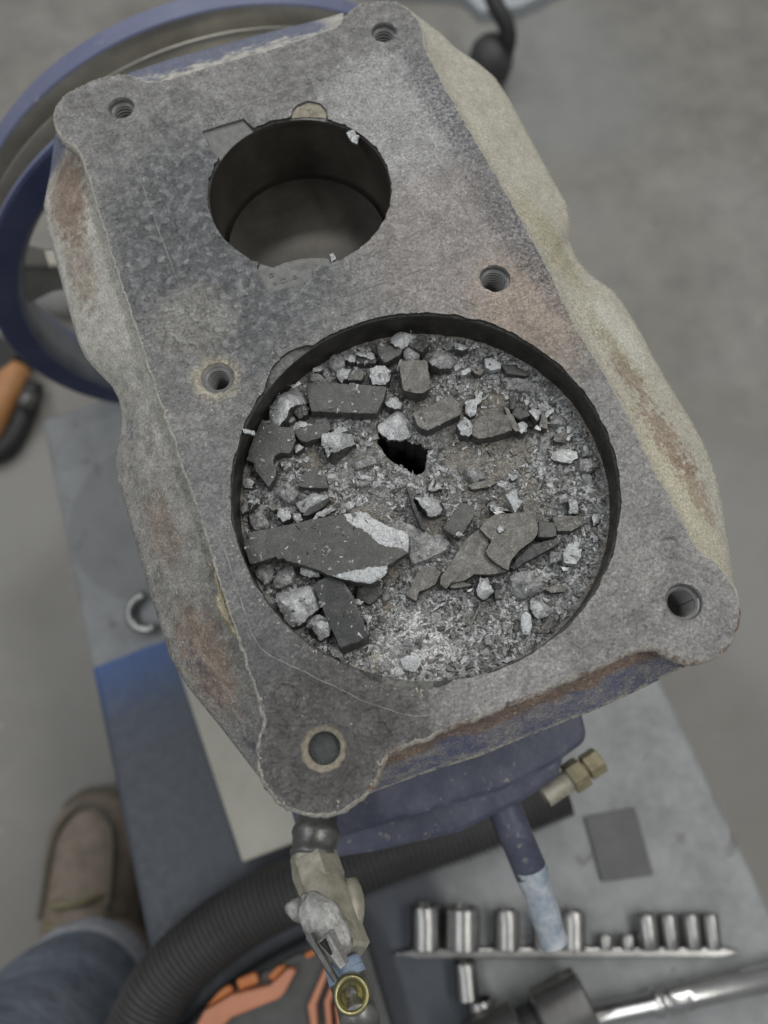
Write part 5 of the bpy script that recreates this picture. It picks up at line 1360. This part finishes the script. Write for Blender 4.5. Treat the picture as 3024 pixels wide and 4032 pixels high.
o = mesh('ratchet_handle', v_, f_, simple('bright_chrome', (.5, .495, .48), (.6, .595, .58), 14, .25, 1.0, .03, 5), smooth=True, origin=(a.x, a.y, ZT)); fixn(o); tag(o, 'long polished ratchet handle running off the lower right of the cart', 'ratchet')

# ------------------------------------------------------------------ things on the floor
# orange tool left of the flywheel
a = atk(-22, 915, ZF + 30); b = atk(38, 790, ZF + 30)
tool = Root('power_tool', 'orange and black power tool lying on the floor left of the flywheel', 'power tool', (a.x, a.y, ZF))
tool.part('tool_body', *tube([a - (b - a) * .3, a, (a + b) / 2, b], lambda t: 22 - 5 * max(0, t - .8) * 4, 24, step=12), simple('orange_shell', (.40, .17, .06), (.50, .26, .11), 60, .5), smooth=True)
a2 = atk(20, 960, ZF + 26); b2 = atk(80, 880, ZF + 26)
tool.part('tool_grip', *tube([atk(-30, 985, ZF + 16), atk(14, 965, ZF + 16), atk(48, 905, ZF + 16), atk(72, 830, ZF + 16)], 15, 20, step=10), M_black, smooth=True)
tool.part('nose_ring', *tube([atk(52, 880, ZF + 34), atk(66, 850, ZF + 34)], 11, 20), M_pewter, smooth=True)
tool.part('battery', *box(atk(-5, 790, ZF + 25), (70, 60, 50), .6), M_black)
# white bucket seen through the flywheel
bk = atk(122, 612, ZF + 45)
v_, f_ = lathe([(0, 30), (0, 32), (40, 38), (70, 34), (88, 22), (94, 8), (95, .3)], (bk.x, bk.y, ZF), (0, 0, 1), 40, cap0=True, cap1=True)
o = mesh('plastic_cup', v_, f_, simple('white_plastic', (.50, .50, .49), (.56, .56, .55), 40, .4), smooth=True, origin=(bk.x, bk.y, ZF)); fixn(o)
tag(o, 'white upturned plastic cup on the floor seen through the flywheel opening', 'cup')
# black caster wheel and arm at the top
cw = atk(1060, 132, ZF + 42)
caster = Root('caster_wheel', 'black caster wheel with its bent arm standing on the floor at the top', 'caster wheel', (cw.x, cw.y, ZF))
v_, f_ = lathe([(-36, 8), (-32, 24), (-18, 37), (0, 42), (18, 37), (32, 24), (36, 8)], cw, (.8, -.5, 0), 40, cap0=True, cap1=True)
caster.part('wheel', v_, f_, simple('grey_black_tyre', (.03, .03, .03), (.055, .053, .052), 20, .5), smooth=True)
caster.part('arm', *tube([atk(1088, 128, ZF + 50), atk(1098, 90, ZF + 80), atk(1094, 55, ZF + 100), atk(1068, 5, ZF + 120), atk(1046, -60, ZF + 130)], lambda t: 13, 16, step=12), M_black, smooth=True)
# pale panel and brown beam at the top edge
o = mesh('white_panel', *prism(casepoly([(760, -30), (1000, -15), (1040, 24), (1120, 14), (1235, -40)], ZF + 20), ZF, ZF + 20), simple('pale_panel', (.34, .37, .39), (.42, .45, .47), 80, .5), origin=atk(1000, 0, ZF)); fixn(o)
tag(o, 'pale bluish panel lying on the floor at the top edge', 'panel')
# ------------------------------------------------------------------ the person's foot and leg
M_boot = simple('worn_brown_leather', (.17, .135, .102), (.31, .255, .205), 22, .6, 0, .6, 6)
M_sole = simple('boot_sole', (.10, .09, .07), (.16, .145, .115), 20, .8)
M_jean = simple('blue_denim', (.11, .13, .165), (.22, .25, .30), 45, .9, 0, 6, 30, .2)
M_cuff = simple('frayed_denim_cuff', (.28, .29, .32), (.42, .43, .46), 8, .95, 0, .8, 2, .1)
M_lace = simple('yellowish_lace', (.20, .18, .10), (.28, .25, .15), 5, .8)
heel = atk(214, 2205, ZF + 30); toe = atk(200, 1712, ZF + 30)
ax = (toe - heel); ax.z = 0; Lf = ax.length; ax.normalize(); sdv = Vector((ax.y, -ax.x, 0))
per = Root('person', 'person standing at the lower left in blue jeans and a worn brown leather boot', 'person', (heel.x, heel.y, ZF))
stn = [(-.02, 34, 60), (.03, 42, 110), (.12, 45, 150), (.25, 44, 150), (.38, 46, 128), (.52, 50, 104), (.66, 55, 84), (.78, 55, 70), (.88, 48, 62), (.95, 36, 50), (1.0, 16, 30)]
vs = []; fs = []; nn = 28
for t, hw, ht in stn:
    c = heel + ax * (t * Lf); 
    for i in range(nn):
        a_ = 2 * PI * i / nn; x = math.cos(a_); z = math.sin(a_)
        zz = 12 + (ht - 12) * (.5 + .5 * z) if z > -.2 else 12 + 3 * (z + 1)
        vs.append(Vector((c.x, c.y, ZF + zz)) + sdv * hw * (abs(x) ** .75) * (1 if x > 0 else -1) * (1 if z < .2 else 1 - .25 * z))
for k in range(len(stn) - 1):
    for i in range(nn): fs.append((k * nn + i, k * nn + (i + 1) % nn, (k + 1) * nn + (i + 1) % nn, (k + 1) * nn + i))
fs.append(tuple(range(nn))); fs.append(tuple((len(stn) - 1) * nn + i for i in range(nn)))
boot = per.part('boot', vs, fs, M_boot, smooth=True); sm = boot.modifiers.new('sub', 'SUBSURF'); sm.levels = sm.render_levels = 2
sl = []
for sgn in (1, -1):
    for t, hw, ht in (stn if sgn > 0 else stn[::-1]):
        p = heel + ax * ((t * Lf) + (6 if t > .9 else 0)) + sdv * sgn * (hw + 5); sl.append((p.x, p.y))
per.part('sole', *prism(sl, ZF, ZF + 14, 2), M_sole, smooth=False, under=boot)
# moccasin seam, laces
seam = [heel + ax * (Lf * t) + sdv * s_ * 37 + Vector((0, 0, zz - 30)) for t, s_, zz in ((.50, -1, 96), (.66, -1, 78), (.82, -.9, 66), (.92, -.45, 60), (.95, 0, 58), (.92, .45, 60), (.82, .9, 66), (.66, 1, 78), (.50, 1, 96))]
per.part('toe_seam', *tube(seam, 3.0, 8, step=6), M_sole, smooth=True, under=boot)
for t in (.55, .47):
    c = heel + ax * (Lf * t)
    h = 104 if t > .5 else 116
    per.part('lace', *tube([c + sdv * -32 + Vector((0, 0, h - 52)), c + sdv * -14 + Vector((0, 0, h - 28)), c + sdv * 14 + Vector((0, 0, h - 26)), c + sdv * 32 + Vector((0, 0, h - 52))], 3.2, 8, step=4), M_lace, smooth=True, under=boot)
# trouser leg with frayed cuff, running up out of the frame
ank = atk(178, 2150, ZF + 165); kn = atk(-90, 2560, ZF + 400)
Lg = [ank, ank.lerp(kn, .25) + Vector((0, 0, 15)), ank.lerp(kn, .6), kn]
v_, f_ = tube(Lg, lambda t: 62 + 34 * t, 40, step=9, mod=lambda k, N: 1.5 * math.sin(k * .33))
leg = per.part('jeans_leg', v_, f_, M_jean, smooth=True)
dg = (Lg[1] - Lg[0]).normalized()
v_, f_ = lathe([(20, 62), (18, 67), (2, 67), (-14, 66), (-20, 64), (-21, 60), (10, 56)], ank, dg, 60, jit=1.2)
per.part('side_seam', *tube([p + Vector((dg.y, -dg.x, 0)).normalized() * -10 + Vector((0, 0, r_)) for p, r_ in zip(Lg, (60, 70, 82, 93))], 3.2, 8, step=9), simple('dark_seam', (.05, .06, .08), (.10, .12, .15), 6, .9), smooth=True, under=leg)
per.part('jeans_cuff', v_, f_, M_cuff, smooth=True, under=leg)
v_, f_ = tube([ank + dg * 24 + Vector((0, 0, -2)), ank - dg * 10, ank - dg * 60 + Vector((0, 0, -30))], 44, 24, step=10)
per.part('boot_shaft', v_, f_, M_boot, smooth=True)
